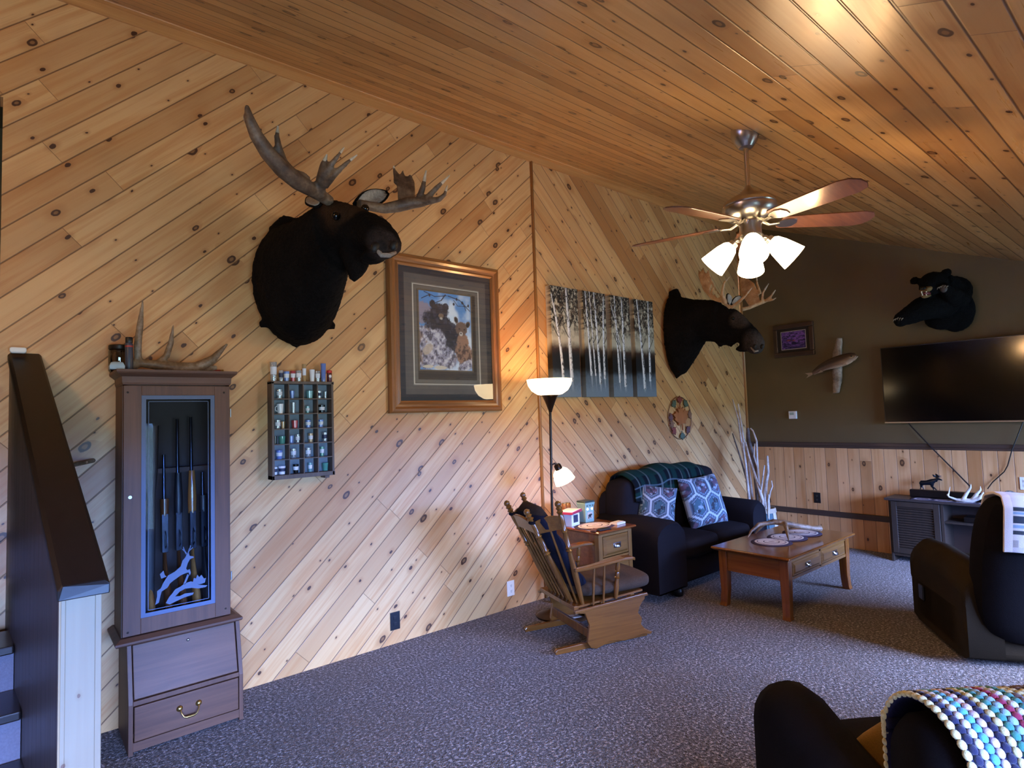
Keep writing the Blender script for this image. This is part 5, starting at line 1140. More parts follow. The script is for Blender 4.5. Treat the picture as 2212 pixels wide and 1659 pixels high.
b = MB(); b.bb((6.845, 0.72, kz + .003), (6.905, 2.00, kz + .078)); tag(b.build('sound_bar', m_bezel, bevel=0.008), 'long black sound bar on top of the media console', 'speaker')
U, V = np.meshgrid(np.linspace(0, 1, 80), np.linspace(0, 1, 24)); P = np.stack([6.665 + V * .17, 1.95 - U * .85, np.full_like(U, kz + .003) + .002 * np.sin(U * 60) * (V * (1 - V))], -1)
Cc = np.zeros(U.shape + (3,)); Cc[:] = lin('#3a3442'); q_ = np.abs(((U * 5) % 1) - .5); r_ = np.hypot(q_ * 2, (V - .5) * 2); Cc = lerp3(Cc, '#b7aeb4', (r_ < .85) & (r_ > .6)); Cc = lerp3(Cc, '#8e8692', r_ < .4)
tag(color_grid('console_runner', P, Cc, m_braid, solid=.004), 'plum and cream braided runner along the front of the media console', 'table runner')
# bronze moose figurine
m_bronze = plain('dark_bronze', '#1d2126', 0.3, 0.6, var=0.2)
fg = thing('moose_figurine', 'small dark bronze moose standing at left on top of the sound bar', 'figurine', (6.875, 1.83, kz + .079))
q = (6.875, 1.84, kz + .079)
b = MB(); Y_ = lambda s, z: (q[0], q[1] - s, q[2] + z)
b.loft([(Y_(-.078, .070), Y_(-.078, .050), .010), (Y_(-.065, .088), Y_(-.062, .042), .020), (Y_(-.02, .092), Y_(-.02, .045), .024), (Y_(.02, .108), Y_(.025, .048), .024), (Y_(.045, .112), Y_(.05, .068), .018), (Y_(.06, .118), Y_(.068, .088), .013), (Y_(.085, .122), Y_(.085, .100), .011), (Y_(.108, .112), Y_(.106, .096), .010), (Y_(.116, .106), Y_(.114, .096), .006)], (1, 0, 0), 12)
for s, dx, k in ((-.062, .012, -.012), (-.052, -.012, .006), (.028, .012, .012), (.036, -.012, .028)):
    b.tube([Y_(s, .06), Y_(s - .006, .035), Y_(s + k * .5, .018), Y_(s + k, .0)], [.013, .008, .005, .006], 8)
b.tube([Y_(.07, .09), Y_(.07, .078)], [.006, .002], 6)
b.build('body', m_bronze, fg, world=True, remesh=.004, relax=2)
for sx in (-1, 1):
    b = MB(); c = Vector(Y_(.075, .120)); p1 = c + Vector((sx * .022, -.002, .006)); p2 = c + Vector((sx * .042, .012, .022))
    b.tube([c, p1, p2, p2 + Vector((sx * .006, .012, .014))], [.004, .006, .011, .003], 8, flat=((0, .5, 1), .5))
    for d_ in ((.018, -.022, .016), (.028, -.006, .02), (.012, -.026, .004)): b.tube([p1, p1 + Vector((sx * d_[0], d_[1], d_[2]))], [.004, .0015], 6)
    b.build('antler', m_bronze, fg, world=True, smooth=60)
# white shed antler, ball of wire and stone
b = MB(); g0 = Vector((6.73, 1.53, kz + .012))
b.tube([g0 + Vector((0, .13, .055)), g0 + Vector((0, .115, .03)), g0 + Vector((0, .06, .010)), g0 + Vector((0, 0, .006)), g0 + Vector((0, -.06, .012)), g0 + Vector((-.01, -.12, .04)), g0 + Vector((-.01, -.15, .095))], [.008, .009, .012, .020, .020, .016, .006], 10)
b.tube([g0 + Vector((0, .01, .01)), g0 + Vector((0, -.02, .07)), g0 + Vector((0, -.055, .13)), g0 + Vector((0, -.06, .165))], [.018, .016, .010, .003], 8)
b.tube([g0 + Vector((0, -.06, .015)), g0 + Vector((-.005, -.095, .07)), g0 + Vector((-.005, -.128, .115)), g0 + Vector((-.005, -.13, .148))], [.018, .016, .010, .003], 8)
b.tube([g0 + Vector((0, .12, .045)), g0 + Vector((0, .11, .09)), g0 + Vector((0, .10, .13))], [.008, .006, .003], 8)
tag(b.build('shed_antler', m_bone, remesh=.005, relax=1), 'bright white shed antler with upright tines on the media console', 'antler')
wbx = thing('wire_ball', 'round wire and vine ball ornament at right of the white antler', 'ornament', (6.72, 1.21, kz + .004))
b = MB(); b.ball((0, 0.02, .055), (.045, .05, .05)); b.build('vine_core', m_stickd, wbx, smooth=180, disp=(.02, .03))
rg_ = random.Random(3)
b = MB()
for k in range(12):
    e = Euler((rg_.random() * 6, rg_.random() * 6, rg_.random() * 6)).to_matrix(); b.tube([e @ Vector((.062 * math.cos(t), .062 * math.sin(t), 0)) * (1 + .05 * math.sin(3 * t)) + Vector((0, -.015, .066)) for t in [2 * math.pi * i / 20 for i in range(21)]], .0022, 5)
b.build('wire_loops', plain('tarnished_silver_wire', '#8c8a80', .35, .8), wbx, smooth=60)

# ---------------------------------------------------------------- glider rocker (local frame: +X is the way it faces)
m_gl = wood('golden_oak_rocker', '#80501f', '#573311', 'Z', 1.0, rough=0.25, coat=0.5)
m_glx = wood('golden_oak_rocker_long', '#80501f', '#573311', 'X', 1.0, rough=0.25, coat=0.5)
m_cush = fabric('navy_brown_cushion', '#191923', var=.3, scale=160); m_cush2 = fabric('tan_worn_cushion', '#46382d', var=.3, scale=160)
gl = thing('glider_rocker', 'golden oak glider rocker with tufted cushions seen from behind', 'chair', (2.86, 2.757, 0), math.atan2(-.28, .96))
def spool(p0, p1, r, name='post', m=m_gl, fin=True, par=gl):
    p0, p1 = Vector(p0), Vector(p1); H = (p1 - p0).length
    pr = [(r * .7, 0), (r * .9, H * .1), (r * 1.15, H * .30), (r * .8, H * .50), (r * .8, H * .52), (r * 1.25, H * .53), (r * .8, H * .545), (r * 1.2, H * .56), (r * .85, H * .575), (r * .95, H * .66), (r * .8, H * .70), (r * 1.2, H * .715), (r * .8, H * .73), (r, H * .80)]
    if fin: pr += [(r * .95, H * .865), (r * .7, H * .88), (r * 1.25, H * .90), (r * .7, H * .915), (r * 1.2, H * .935), (r * .75, H * .95), (r * 1.15, H * .965), (r * 1.1, H * .985), (r * .5, H)]
    else: pr += [(r * .9, H)]
    b = MB(); b.lathe(pr, p0, p1 - p0, 14); return b.build(name, m, par, smooth=50)
W_ = 0.53
# curved side panels of the base, feet, cross rails
side = [(-.02, .245), (.02, .24), (.035, .20), (.05, .16), (.04, .10), (.03, .05), (.055, .012), (.10, .0), (.15, .012), (.20, .03), (.26, .025), (.32, .012), (.40, .02), (.47, .03), (.54, .02), (.55, .035), (.49, .065), (.46, .10), (.47, .14), (.44, .18), (.455, .22), (.48, .25), (.50, .265), (.50, .295), (.20, .275), (-.02, .262)]
for y in (0.0, W_):
    b = MB(); b.prism(side, (0, y - .011, 0), (1, 0, 0), (0, 0, 1), (0, .022, 0)); b.build('base_panel', m_glx, gl, bevel=.004)
    b = MB(); b.prism([(-.19, 0.0), (-.195, .02), (-.18, .034), (.05, .040), (.50, .036), (.53, .02), (.53, 0)], (0, y + (.02 if y == 0 else -.045), 0), (1, 0, 0), (0, 0, 1), (0, .028, 0)); b.build('foot_rail', m_glx, gl, bevel=.004)
    b = MB(); b.prism([(-.055, .248), (-.055, .268), (.52, .305), (.53, .285)], (0, y - .014, 0), (1, 0, 0), (0, 0, 1), (0, .028, 0)); b.build('side_rail', m_glx, gl, bevel=.004)
for x, z in ((.06, .10), (.40, .08), (0.10, .225)):
    b = MB(); b.bb((x - .012, 0, z - .03), (x + .012, W_, z + .03)); b.build('cross_rail', m_gl, gl, bevel=.003)
b = MB(); b.bb((-.05, .012, .262), (-.015, W_ - .012, .29)); b.build('rear_seat_rail', m_gl, gl, bevel=.003)
b = MB(); b.prism([(-.03, .275), (-.03, .288), (.50, .325), (.50, .312)], (0, .015, 0), (1, 0, 0), (0, 0, 1), (0, W_ - .03, 0)); b.build('seat_deck', m_glx, gl)
posts = [((.03, .035, .285), (-.153, .0, .99)), ((-.005, .125, .285), (-.325, .125, .935)), ((-.005, .405, .285), (-.345, .415, .96)), ((.03, W_ - .035, .285), (-.153, W_ + .02, .99))]
for a_, c_ in posts: spool(a_, c_, .019, 'back_post')
def lerpv(a, b_, t): return Vector(a).lerp(Vector(b_), t)
for (i, j, n) in ((0, 1, 1), (1, 2, 4), (2, 3, 1)):
    for k in range(n):
        t = (k + 1) / (n + 1)
        p = lerpv(posts[i][0], posts[j][0], t); q = lerpv(lerpv(*posts[i], .80), lerpv(*posts[j], .80), t)
        b = MB(); b.tube([p, p.lerp(q, .5), q], [.007, .0095, .007], 8); b.build('spindle', m_gl, gl, smooth=60)
    A = lerpv(*posts[i], .74); B_ = lerpv(*posts[j], .74); A2 = lerpv(*posts[i], .855); B2 = lerpv(*posts[j], .855)
    b = MB(); rr = []
    nrm = (B_ - A).cross(A2 - A).normalized() * .009
    for k in range(9):
        t = k / 8; lo_ = A.lerp(B_, t); hi_ = A2.lerp(B2, t) + (A2 - A).normalized() * .022 * math.sin(math.pi * t)
        rr.append([lo_ - nrm, hi_ - nrm, hi_ + nrm, lo_ + nrm])
    b.rings(rr); b.build('crest_rail', m_glx, gl, bevel=.003)
for y in (.0, W_):
    b = MB(); rr = []
    for x, z, w in ((-.045, .528, .018), (.05, .532, .024), (.2, .548, .032), (.33, .562, .036), (.40, .560, .034), (.425, .550, .026)): rr.append([(x, y - w, z - .012), (x, y + w, z - .012), (x, y + w, z + .010), (x, y - w, z + .010)])
    b.rings(rr); b.build('armrest', m_glx, gl, bevel=.006)
    spool((.268, y, .30), (.30, y, .55), .017, 'arm_post', fin=False)
    for x in (.10, .18):
        b = MB(); b.tube([(x - .01, y, .285), (x, y, .42), (x + .01, y, .54)], [.007, .0095, .007], 8); b.build('arm_spindle', m_gl, gl, smooth=60)
# tufted seat cushion, back cushion and rolled head pillow
def tuft(n, m, P, C, depth, tu, tv):
    return P
b = MB(); b.bb((.02, .03, .325), (.60, W_ - .03, .415)); o = soft(b, 'seat_cushion', [m_cush2, m_cush], gl, puff=.035)
b = MB(); rr = []
for k in range(13):
    t = k / 12; z = .36 + .53 * t; x = .06 - .30 * t; g_ = .05 + .028 * abs(math.sin(t * math.pi * 4)); w = .215 - .015 * abs(math.cos(t * math.pi * 4))
    rr.append([(x + .02 + g_ * math.cos(a), .265 + w * (abs(math.sin(a)) ** .6) * (1 if math.sin(a) > 0 else -1), z) for a in [2 * math.pi * i / 24 for i in range(24)]])
b.rings(rr); b.build('back_cushion', m_cush, gl, smooth=180)
b = MB(); b.tube([(-.20, .09, .865), (-.215, .18, .895), (-.215, .35, .905), (-.205, .45, .88)], [.03, .05, .05, .03], 14); b.build('head_roll', fabric('dark_brown_cushion', '#33281f', var=.3, scale=160), gl, smooth=180)
for a_, c_ in (posts[1], posts[2]):
    p = lerpv(a_, c_, .86); b = MB(); b.ball(p, (.026, .026, .014)); b.tube([p, p + Vector((.09, .0, .01))], .006, 6); b.build('cushion_tie', m_recl2, gl, smooth=180)

# ---------------------------------------------------------------- recliner (local frame: +X is the way it faces)
ra = math.atan2(.55, .83)
re_ = thing('recliner', 'dark suede recliner at the right edge facing the television', 'armchair', (4.27, 1.03, 0), ra)
RW = 0.95
b = MB(); b.bb((.02, -RW + .02, .03), (.80, -.02, .36)); soft(b, 'base', m_recl, re_, .05)
def rarm(y0, y1):
    b = MB(); rr = []
    for x, top, dn in ((.0, .50, .06), (.03, .56, .04), (.2, .60, .03), (.5, .615, .03), (.75, .60, .03), (.84, .55, .05), (.87, .45, .10)):
        c = (y0 + y1) / 2; w = abs(y1 - y0) / 2 * (1 if 0.02 < x < .85 else .9); r = [(x, c - w, dn)]
        r += [(x, c - w * 1.0, top - .16)] + [(x, c + w * 1.06 * math.cos(t), top - .14 + .14 * math.sin(t)) for t in [math.pi * (1 - k / 8) for k in range(9)]] + [(x, c + w, top - .16), (x, c + w, dn)]
        rr.append(r)
    b.rings(rr); return b.build('arm', m_recl, re_, smooth=60)
rarm(-.02, -.22); rarm(-RW + .22, -RW + .02)
b = MB(); b.bb((.16, -RW + .24, .34), (.82, -.24, .50)); soft(b, 'seat_cushion', m_recl, re_, puff=.04)
b = MB(); b.bb((.80, -RW + .24, .10), (.90, -.24, .46)); soft(b, 'footrest', m_recl, re_, puff=.03)
b = MB(); rr = []
for z, x0, x1, ins in ((.10, -.02, .16, .02), (.40, -.06, .16, .0), (.70, -.11, .12, .01), (.90, -.15, .09, .04), (.985, -.15, .05, .09), (1.01, -.12, .02, .14)):
    rr.append([(x0, -.05 - ins, z), (x0 - .02, -RW * .35, z), (x0 - .02, -RW * .65, z), (x0, -RW + .05 + ins, z), (x1, -RW + .05 + ins, z), (x1 + .03, -RW / 2, z), (x1, -.05 - ins, z)])
b.rings(rr); b.build('backrest', m_recl2, re_, smooth=70, sub=2)
b = MB(); b.bb((.60, -.018, .20), (.68, -.004, .30)); b.build('release_handle', m_blk, re_, bevel=.01)
# woven blanket with moose over the recliner back (its local frame)
def moosebl(u, v):
    C = np.zeros(u.shape + (3,)); C[:] = lin('#c9bdb3')
    for lo, hi, c in ((.0, .05, '#b9afb0'), (.16, .20, '#22262e'), (.22, .245, '#7d93a8'), (.26, .33, '#1b2230'), (.345, .36, '#7d93a8'), (.37, .41, '#20242c'), (.80, .815, '#4a3a36'), (.84, .86, '#6b5750'), (.885, .90, '#4a3a36'), (.94, .955, '#6b5750')): C = lerp3(C, c, ((v >= lo) & (v < hi)).astype(float))
    C = lerp3(C, '#2a2e3a', ((v > .05) & (v < .11) & (np.abs(((u * 7) % 1) - .5) < .2)) * .5)
    for cu in (.27, .62, .97):
        def e(x, y, rx, ry): return (((u - cu - x) / rx) ** 2 + ((v - y) / ry) ** 2 < 1)
        m = e(0, .64, .065, .04) | e(.07, .60, .03, .03) | e(.10, .56, .022, .022) | e(-.045, .58, .012, .07) | e(-.02, .57, .012, .06) | e(.045, .57, .012, .07) | e(.03, .57, .010, .06) | e(.075, .68, .05, .018) | e(.105, .70, .012, .025) | e(.05, .71, .012, .03)
        C = lerp3(C, '#2b2724', m.astype(float))
        t = np.abs(u - cu - .18) < np.clip(.075 * (1 - ((v - .50) % .07) / .07 * .7) * (1 - (v - .5) / .28), 0, 1) * ((v > .5) & (v < .76)); C = lerp3(C, '#3c302a', t.astype(float))
    C = lerp3(C, '#e2dad4', (u < .06).astype(float)); return C
q_ = np.linspace(0, 1, 140); zz = np.interp(q_, [0, .40, .52, .62, .74, 1], [.70, .955, 1.022, 1.03, 1.0, .78]); xx = np.interp(q_, [0, .40, .52, .62, .74, 1], [-.150, -.192, -.165, -.075, .045, .16])
for _ in range(10): zz[1:-1] = (zz[:-2] + 2 * zz[1:-1] + zz[2:]) / 4; xx[1:-1] = (xx[:-2] + 2 * xx[1:-1] + xx[2:]) / 4
U, V = np.meshgrid(np.linspace(0, 1, 180), q_)
P = np.stack([np.repeat(xx[:, None], 180, 1) - .006 * np.sin(U * 19), -.175 - U * .68, np.repeat(zz[:, None], 180, 1) + .006 * np.sin(U * 13 + 1)], -1)
bl = color_grid('moose_blanket', P, moosebl(U, V), vcol('woven_wool', .95, bump=.5, bscale=300, sheen=.2), solid=.014, keep=True)
bl.location = re_.location; bl.rotation_euler = re_.rotation_euler
tag(bl, 'cream woven blanket with dark moose and stripes over the recliner back', 'throw blanket')

# ---------------------------------------------------------------- near couch (local frame: +X is the way it faces, back-left corner at origin)
ca = math.atan2(.80, .60)
co2 = thing('sofa', 'black-brown couch in the lower right corner seen from behind its back', 'sofa', (1.44, .43, 0), ca)
BW = 1.75
def arch(x0, x1, z0, z1, y, k=10): 
    c = (x0 + x1) / 2; w = (x1 - x0) / 2; return [(x0, y, z0)] + [(c + w * math.cos(t) * (1.0), y, z1 - w * 1.1 + w * 1.1 * math.sin(t)) for t in [math.pi * (1 - i / k) for i in range(k + 1)]] + [(x1, y, z0)]
b = MB(); b.rings([arch(.01, .21, .06, .822, -.075), arch(-.005, .225, .05, .842, -.10), arch(-.005, .225, .05, .847, -.18), arch(-.005, .225, .05, .847, -BW + .1), arch(-.005, .225, .05, .842, -BW + .02), arch(.01, .21, .06, .822, -BW)]); b.build('backrest', m_recl2, co2, smooth=60)
def carm(y0, y1):
    b = MB(); rr = []
    for x, top, s in ((.20, .56, 1), (.35, .585, 1), (.55, .63, 1), (.66, .655, 1), (.74, .65, 1), (.80, .62, .95), (.825, .56, .8)):
        c = (y0 + y1) / 2; w = abs(y1 - y0) / 2 * s
        rr.append([(x, c - w, .05)] + [(x, c + w * math.cos(t), top - .11 + .11 * math.sin(t)) for t in [math.pi * (1 - k / 8) for k in range(9)]] + [(x, c + w, .05)])
    b.rings(rr); b.build('arm', m_recl2, co2, smooth=60)
carm(.0, -.20); carm(-BW + .20, -BW)
b = MB(); b.bb((.2, -BW + .2, .06), (.88, -.2, .28)); soft(b, 'base', m_recl2, co2, .03)
for k in range(2):
    y1 = -.205 - k * .675; b = MB(); b.bb((.22, y1 - .665, .27), (.93, y1, .43)); soft(b, 'seat_cushion', m_recl2, co2, puff=.03)
b = MB(); b.bb((-.09, -.15, -.05), (.09, .15, .05)); b.bm.transform(Matrix.Translation((.46, -.37, .535)) @ Euler((.15, -.75, .2)).to_matrix().to_4x4()); o = soft(b, 'throw_pillow', fabric('mustard_pillow_cloth', '#7f612c', sheen=.1), None, puff=.05)
def to_world(o, root): o.matrix_world = root.matrix_world_; 
bpy.context.view_layer.update()
o.matrix_world = co2.matrix_world @ o.matrix_world
tag(o, 'mustard yellow pillow on the near couch seat below the crochet blanket', 'pillow')
# crochet blanket: puff stitches in coloured rows over the couch back
def puffs(name, rows, path, spacing, y0, root, mats, dy):
    pass
pth = []   # (x, z) path over the back from seat side, over the ridge, down the rear
for i in range(7): pth.append((.242, .49 + .049 * i))
for i in range(13):
    t = math.pi * i / 12; pth.append((.11 + .132 * math.cos(t), .742 + .130 * math.sin(t)))
for i in range(10): pth.append((-.022 - .002 * i, .72 - .05 * i))
pth = np.array(pth); sl = np.concatenate([[0], np.cumsum(np.hypot(*np.diff(pth, axis=0).T))])
def at_s(s): return np.interp(s, sl, pth[:, 0]), np.interp(s, sl, pth[:, 1])
def nrm_s(s):
    x0, z0 = at_s(s - .01); x1, z1 = at_s(s + .01); dx, dz = x1 - x0, z1 - z0; L_ = math.hypot(dx, dz) + 1e-9; return dx / L_, dz / L_
cb = thing('crochet_blanket', 'colourful crocheted puff-stitch blanket draped over the near couch back', 'throw blanket', (1.44, .43, 0), ca)
yc = {k: plain('yarn_' + k, v, .9, var=.15, scale=200, bump=.5, bscale=500, sheen=.3) for k, v in dict(cream='#d9cf9a', navy='#1c1e45', white='#dfe3ea', cyan='#5fb4d6', pink='#dcc3cf', teal='#3e8c84', sky='#9cc3de', crimson='#99254c', green='#5d8a77', orange='#c9603c', grey='#8b97a8', brown='#5e4038', blue='#5b82b8').items()}
U, V = np.meshgrid(np.linspace(0, 1, 90), np.linspace(.0, sl[-1], 90))
xs, zs = at_s(V); P = np.stack([xs, -.090 - U * 1.5, zs], -1); Cc = np.zeros(U.shape + (3,)); Cc[:] = lin('#1b1d3e'); ctr = sstep(U, .14, .145); n_ = fbm(U, V, 8, 5)
Cc = lerp3(Cc, '#55806f', ctr); Cc = lerp3(Cc, '#8ea4bd', ctr * (n_ > .55)); Cc = lerp3(Cc, '#8a4a38', ctr * (n_ < .40))
color_grid('backing', P, Cc, vcol('crochet_ground', .95, bump=.6, bscale=300), cb, solid=.008)
seqs = ['cream', 'navy', 'white', 'cyan', 'pink', 'navy', 'cream', 'teal', 'sky', 'crimson', 'white', 'teal']
step = .0185
for r, colr in enumerate(seqs):
    b = MB(); s = .02 + (r % 2) * step * .5 + .0; y = -.093 - r * .0180
    while s < sl[-1] - .01:
        x, z = at_s(s); tx, tz_ = nrm_s(s); nx, nz = tz_, -tx
        if x * 0 + (nx * (x - .11) + nz * (z - .66)) < 0: nx, nz = -nx, -nz
        M_ = Matrix(((tx, 0, nx), (0, 1, 0), (tz_, 0, nz))).to_4x4()
        b0 = len(b.bm.verts); b.ball((0, 0, 0), (.0108, .0093, .0075), seg=10, rg=6); b.bm.verts.ensure_lookup_table()
        for v in b.bm.verts[b0:]: v.co = Vector((x + nx * .008, y, z + nz * .008)) + M_.to_3x3() @ v.co
        s += step
    lab(b.build('stitch_row', yc[colr], cb, smooth=180), '%s puff-stitch row' % colr)
for r in range(30):     # floral centre of mixed stitches
    b = MB(); s = .25 + (r % 2) * step * .5; y = -.310 - r * .0185; rg_ = random.Random(r)
    keys = ['green', 'green', 'blue', 'grey', 'orange', 'cream', 'brown', 'green']; ms = [yc[k] for k in keys]
    while s < sl[-1] - .01:
        x, z = at_s(s); tx, tz_ = nrm_s(s); nx, nz = tz_, -tx
        if (nx * (x - .11) + nz * (z - .66)) < 0: nx, nz = -nx, -nz
        q = fbm(np.array([r * .9]), np.array([s * 38]), .16, 11)[0]; b.idx = min(7, int(abs(q) * 9.9) % 8)
        b0 = len(b.bm.verts); b.ball((0, 0, 0), (.0105, .0095, .005), seg=8, rg=5); b.bm.verts.ensure_lookup_table()
        M_ = Matrix(((tx, 0, nx), (0, 1, 0), (tz_, 0, nz)))
        for v in b.bm.verts[b0:]: v.co = Vector((x + nx * .007, y, z + nz * .007)) + M_ @ v.co
        s += step
    b.build('stitch_row', ms, cb, smooth=180)

# ---------------------------------------------------------------- taxidermy
def fur(name, a, bcol, scale=60, zones=(), root=None):
    """fur tone; zones = (world point, radius, dark, light) patches of another coat colour"""
    g = NG(name); v = g.co(); f = g.noise(v, scale, 4, .7); f2 = g.noise(v, 6, 3)
    q = g.ma('ADD', g.ma('MULTIPLY', f, .5), g.ma('MULTIPLY', f2, .5))
    col = g.ramp(q, [(.35, lin(a)), (.7, lin(bcol))])
    for p, r, c0, c1 in zones:
        o = g.n('ShaderNodeVectorMath', operation='DISTANCE'); g.put(o.inputs[0], v); o.inputs[1].default_value = tuple(Vector(p) - root.location)
        m = g.mr(g.ma('ADD', o.outputs['Value'], g.ma('MULTIPLY', g.ma('SUBTRACT', f2, .5), r * .8)), r * 1.15, r * .6)
        col = g.mix(m, col, g.ramp(q, [(.35, lin(c0)), (.7, lin(c1))]))
    g.bump(f, 1.0, .012); return g.fin(col, .85, spec=.1)
m_fur = fur('black_brown_moose_fur', '#0a0809', '#1f1917'); m_muz = fur('grey_brown_muzzle', '#2a2322', '#4b403d', 90); m_fore = fur('brown_forehead_fur', '#33241a', '#54402f', 80)
m_eye = plain('glossy_black_eye', '#060504', .05); m_ear = fur('pale_ear_fur', '#8d8478', '#c9c1b4', 60); m_nostril = plain('dark_nostril', '#050404', .6); m_lip = fur('pale_lip', '#8d8279', '#b5aaa0', 80)
m_ant = antler_mat('dark_moose_antler', '#85705a', '#5b4736', '#30231a'); m_ant2 = antler_mat('tan_moose_antler', '#d0b48e', '#b08d64', '#7a5a3a'); m_tip = antler_mat('ivory_tine_tip', '#d8ceb8', '#b8aa8f', '#8b7658')
def antler(root, beam, palm, tines, m, thick=.02):
    """beam = [(point, radius)], palm = polygon with its thickness direction, tines = lists of (point, radius)"""
    b = MB(); b.tube([p for p, r in beam], [r for p, r in beam], 12)
    if palm:
        A = [Vector(p) for p in palm]; c = sum(A, Vector()) / len(A); n = Vector()
        for i in range(len(A)): n += (A[i] - c).cross(A[(i + 1) % len(A)] - c)
        n = n.normalized() * thick
        va = [b.bm.verts.new(p - n / 2) for p in A]; vb = [b.bm.verts.new(p + n / 2) for p in A]
        b.face(list(reversed(va))); b.face(vb)
        for i in range(len(A)): b.face((va[i], va[(i + 1) % len(A)], vb[(i + 1) % len(A)], vb[i]))
    for t in tines: b.tube([p for p, r in t], [r for p, r in t], 10)
    o = b.build('antler', m, root, world=True, remesh=.009, relax=2)
    for t in tines:
        p, q = Vector(t[-2][0]), Vector(t[-1][0]); s = p.lerp(q, .35); rr = t[-2][1] + (t[-1][1] - t[-2][1]) * .35
        b = MB(); b.tube([s, q], [rr * .95, max(t[-1][1] * .9, .003)], 8); b.build('tine_tip', m_tip, o, world=True, smooth=60)
    return o
m1 = thing('moose_mount', 'large black bull moose shoulder mount above the display rack', 'mounted moose head', (1.37, YA - .01, 2.05))
b = MB()
lat = (.98, .16, 0)
b.loft([((1.339, 3.735, 2.829), (1.354, 3.735, 2.054), .262), ((1.330, 3.660, 2.819), (1.345, 3.660, 2.042), .272)], (1, 0, 0), 28)
b.loft([((1.338, 3.680, 2.826), (1.352, 3.680, 2.045), .27), ((1.317, 3.560, 2.792), (1.339, 3.550, 2.058), .255), ((1.310, 3.450, 2.777), (1.350, 3.400, 2.124), .215), ((1.309, 3.330, 2.782), (1.360, 3.270, 2.221), .172), ((1.308, 3.230, 2.785), (1.357, 3.140, 2.310), .138), ((1.314, 3.150, 2.789), (1.357, 3.050, 2.381), .115)], lat, 28)
hd = [((1.323, 3.160, 2.794), (1.376, 3.080, 2.437), .098), ((1.342, 3.100, 2.801), (1.399, 3.020, 2.463), .105), ((1.366, 3.020, 2.771), (1.407, 2.950, 2.469), .115), ((1.382, 2.950, 2.738), (1.411, 2.890, 2.473), .100), ((1.408, 2.880, 2.701), (1.411, 2.820, 2.459), .090), ((1.421, 2.810, 2.666), (1.410, 2.760, 2.432), .096), ((1.438, 2.750, 2.629), (1.407, 2.700, 2.390), .108), ((1.443, 2.690, 2.576), (1.412, 2.655, 2.374), .106), ((1.450, 2.650, 2.520), (1.423, 2.635, 2.385), .084), ((1.456, 2.635, 2.474), (1.439, 2.625, 2.402), .05)]
b.loft(hd, (.98, .18, 0), 22)
b.ball((1.402, 2.760, 2.403), (.065, .09, .032))                                   # lower jaw
b.tube([(1.403, 2.970, 2.481), (1.405, 2.960, 2.402), (1.396, 2.960, 2.357), (1.385, 2.960, 2.317)], [.085, .062, .042, .016], 12)   # bell
b.tube([(1.416, 2.930, 2.461), (1.426, 2.930, 2.398), (1.417, 2.930, 2.353)], [.055, .036, .014], 12)
b.tube([(1.211, 3.700, 2.742), (1.279, 3.680, 2.818), (1.330, 3.620, 2.793)], [.05, .055, .05], 10)       # shoulder tuft
b.tube([(1.336, 3.700, 2.079), (1.345, 3.710, 2.030)], [.04, .01], 8); b.tube([(1.542, 3.620, 2.187), (1.562, 3.640, 2.155)], [.03, .008], 8); b.tube([(1.134, 3.700, 2.167), (1.120, 3.710, 2.150)], [.03, .01], 8)
m_furA = fur('black_moose_fur_with_brown_brow', '#070606', '#191412', zones=(((1.332, 2.980, 2.741), .16, '#2b1e15', '#4d3826'), ((1.353, 2.900, 2.696), .10, '#2b1e15', '#463424'), ((1.413, 2.600, 2.425), .125, '#241d1c', '#453a37')), root=m1)
m1b = b.build('body', m_furA, m1, world=True, remesh=.014, relax=4, disp=(.014, .025))
for p_, q_ in (((1.363, 2.585, 2.364), (1.435, 2.575, 2.384)),):
    b = MB(); b.tube([(1.346, 2.600, 2.395), (1.363, 2.585, 2.369), (1.397, 2.572, 2.371), (1.440, 2.585, 2.395)], [.010, .013, .012, .008], 8); b.build('lip', m_lip, m1b, world=True, smooth=180)
for p in ((1.336, 2.600, 2.407), (1.433, 2.585, 2.429)):
    b = MB(); b.ball(p, (.020, .016, .028), (.2, .4, 0)); b.build('nostril', m_nostril, m1b, world=True, smooth=180)
for p in ((1.278, 2.925, 2.648), (1.449, 2.930, 2.725)):
    b = MB(); b.ball(p, .024); b.build('eye', m_eye, m1b, world=True, smooth=180)
def ear(root, base, tip, w, nrm, body):
    base, tip, nrm = Vector(base), Vector(tip), Vector(nrm).normalized(); d = tip - base; s = d.cross(nrm).normalized()
    for nm, m, k, sh in (('ear', m_fur, 1.0, 0), ('ear_lining', m_ear, .86, .010)):
        b = MB(); rows = []
        for i in range(9):
            t = i / 8; ww = w * k * (math.sin(math.pi * (t * .86 + .08)) ** .8); rows.append([base + d * (t if not sh else .1 + .82 * t) + s * ww * q + nrm * (.5 * ww * q * q + sh) for q in (-1, -.6, -.2, .2, .6, 1)])
        b.grid(rows); o = b.build(nm, m, body if nm == 'ear' else o_, world=True, smooth=180, solid=.012 if not sh else .004)
        if nm == 'ear': o_ = o
ear(m1, (1.469, 3.100, 2.791), (1.715, 3.160, 2.947), .052, (-.2, -.95, .15), m1b)
ear(m1, (1.264, 3.120, 2.753), (1.277, 3.300, 2.868), .045, (-.5, -.85, .1), m1b)
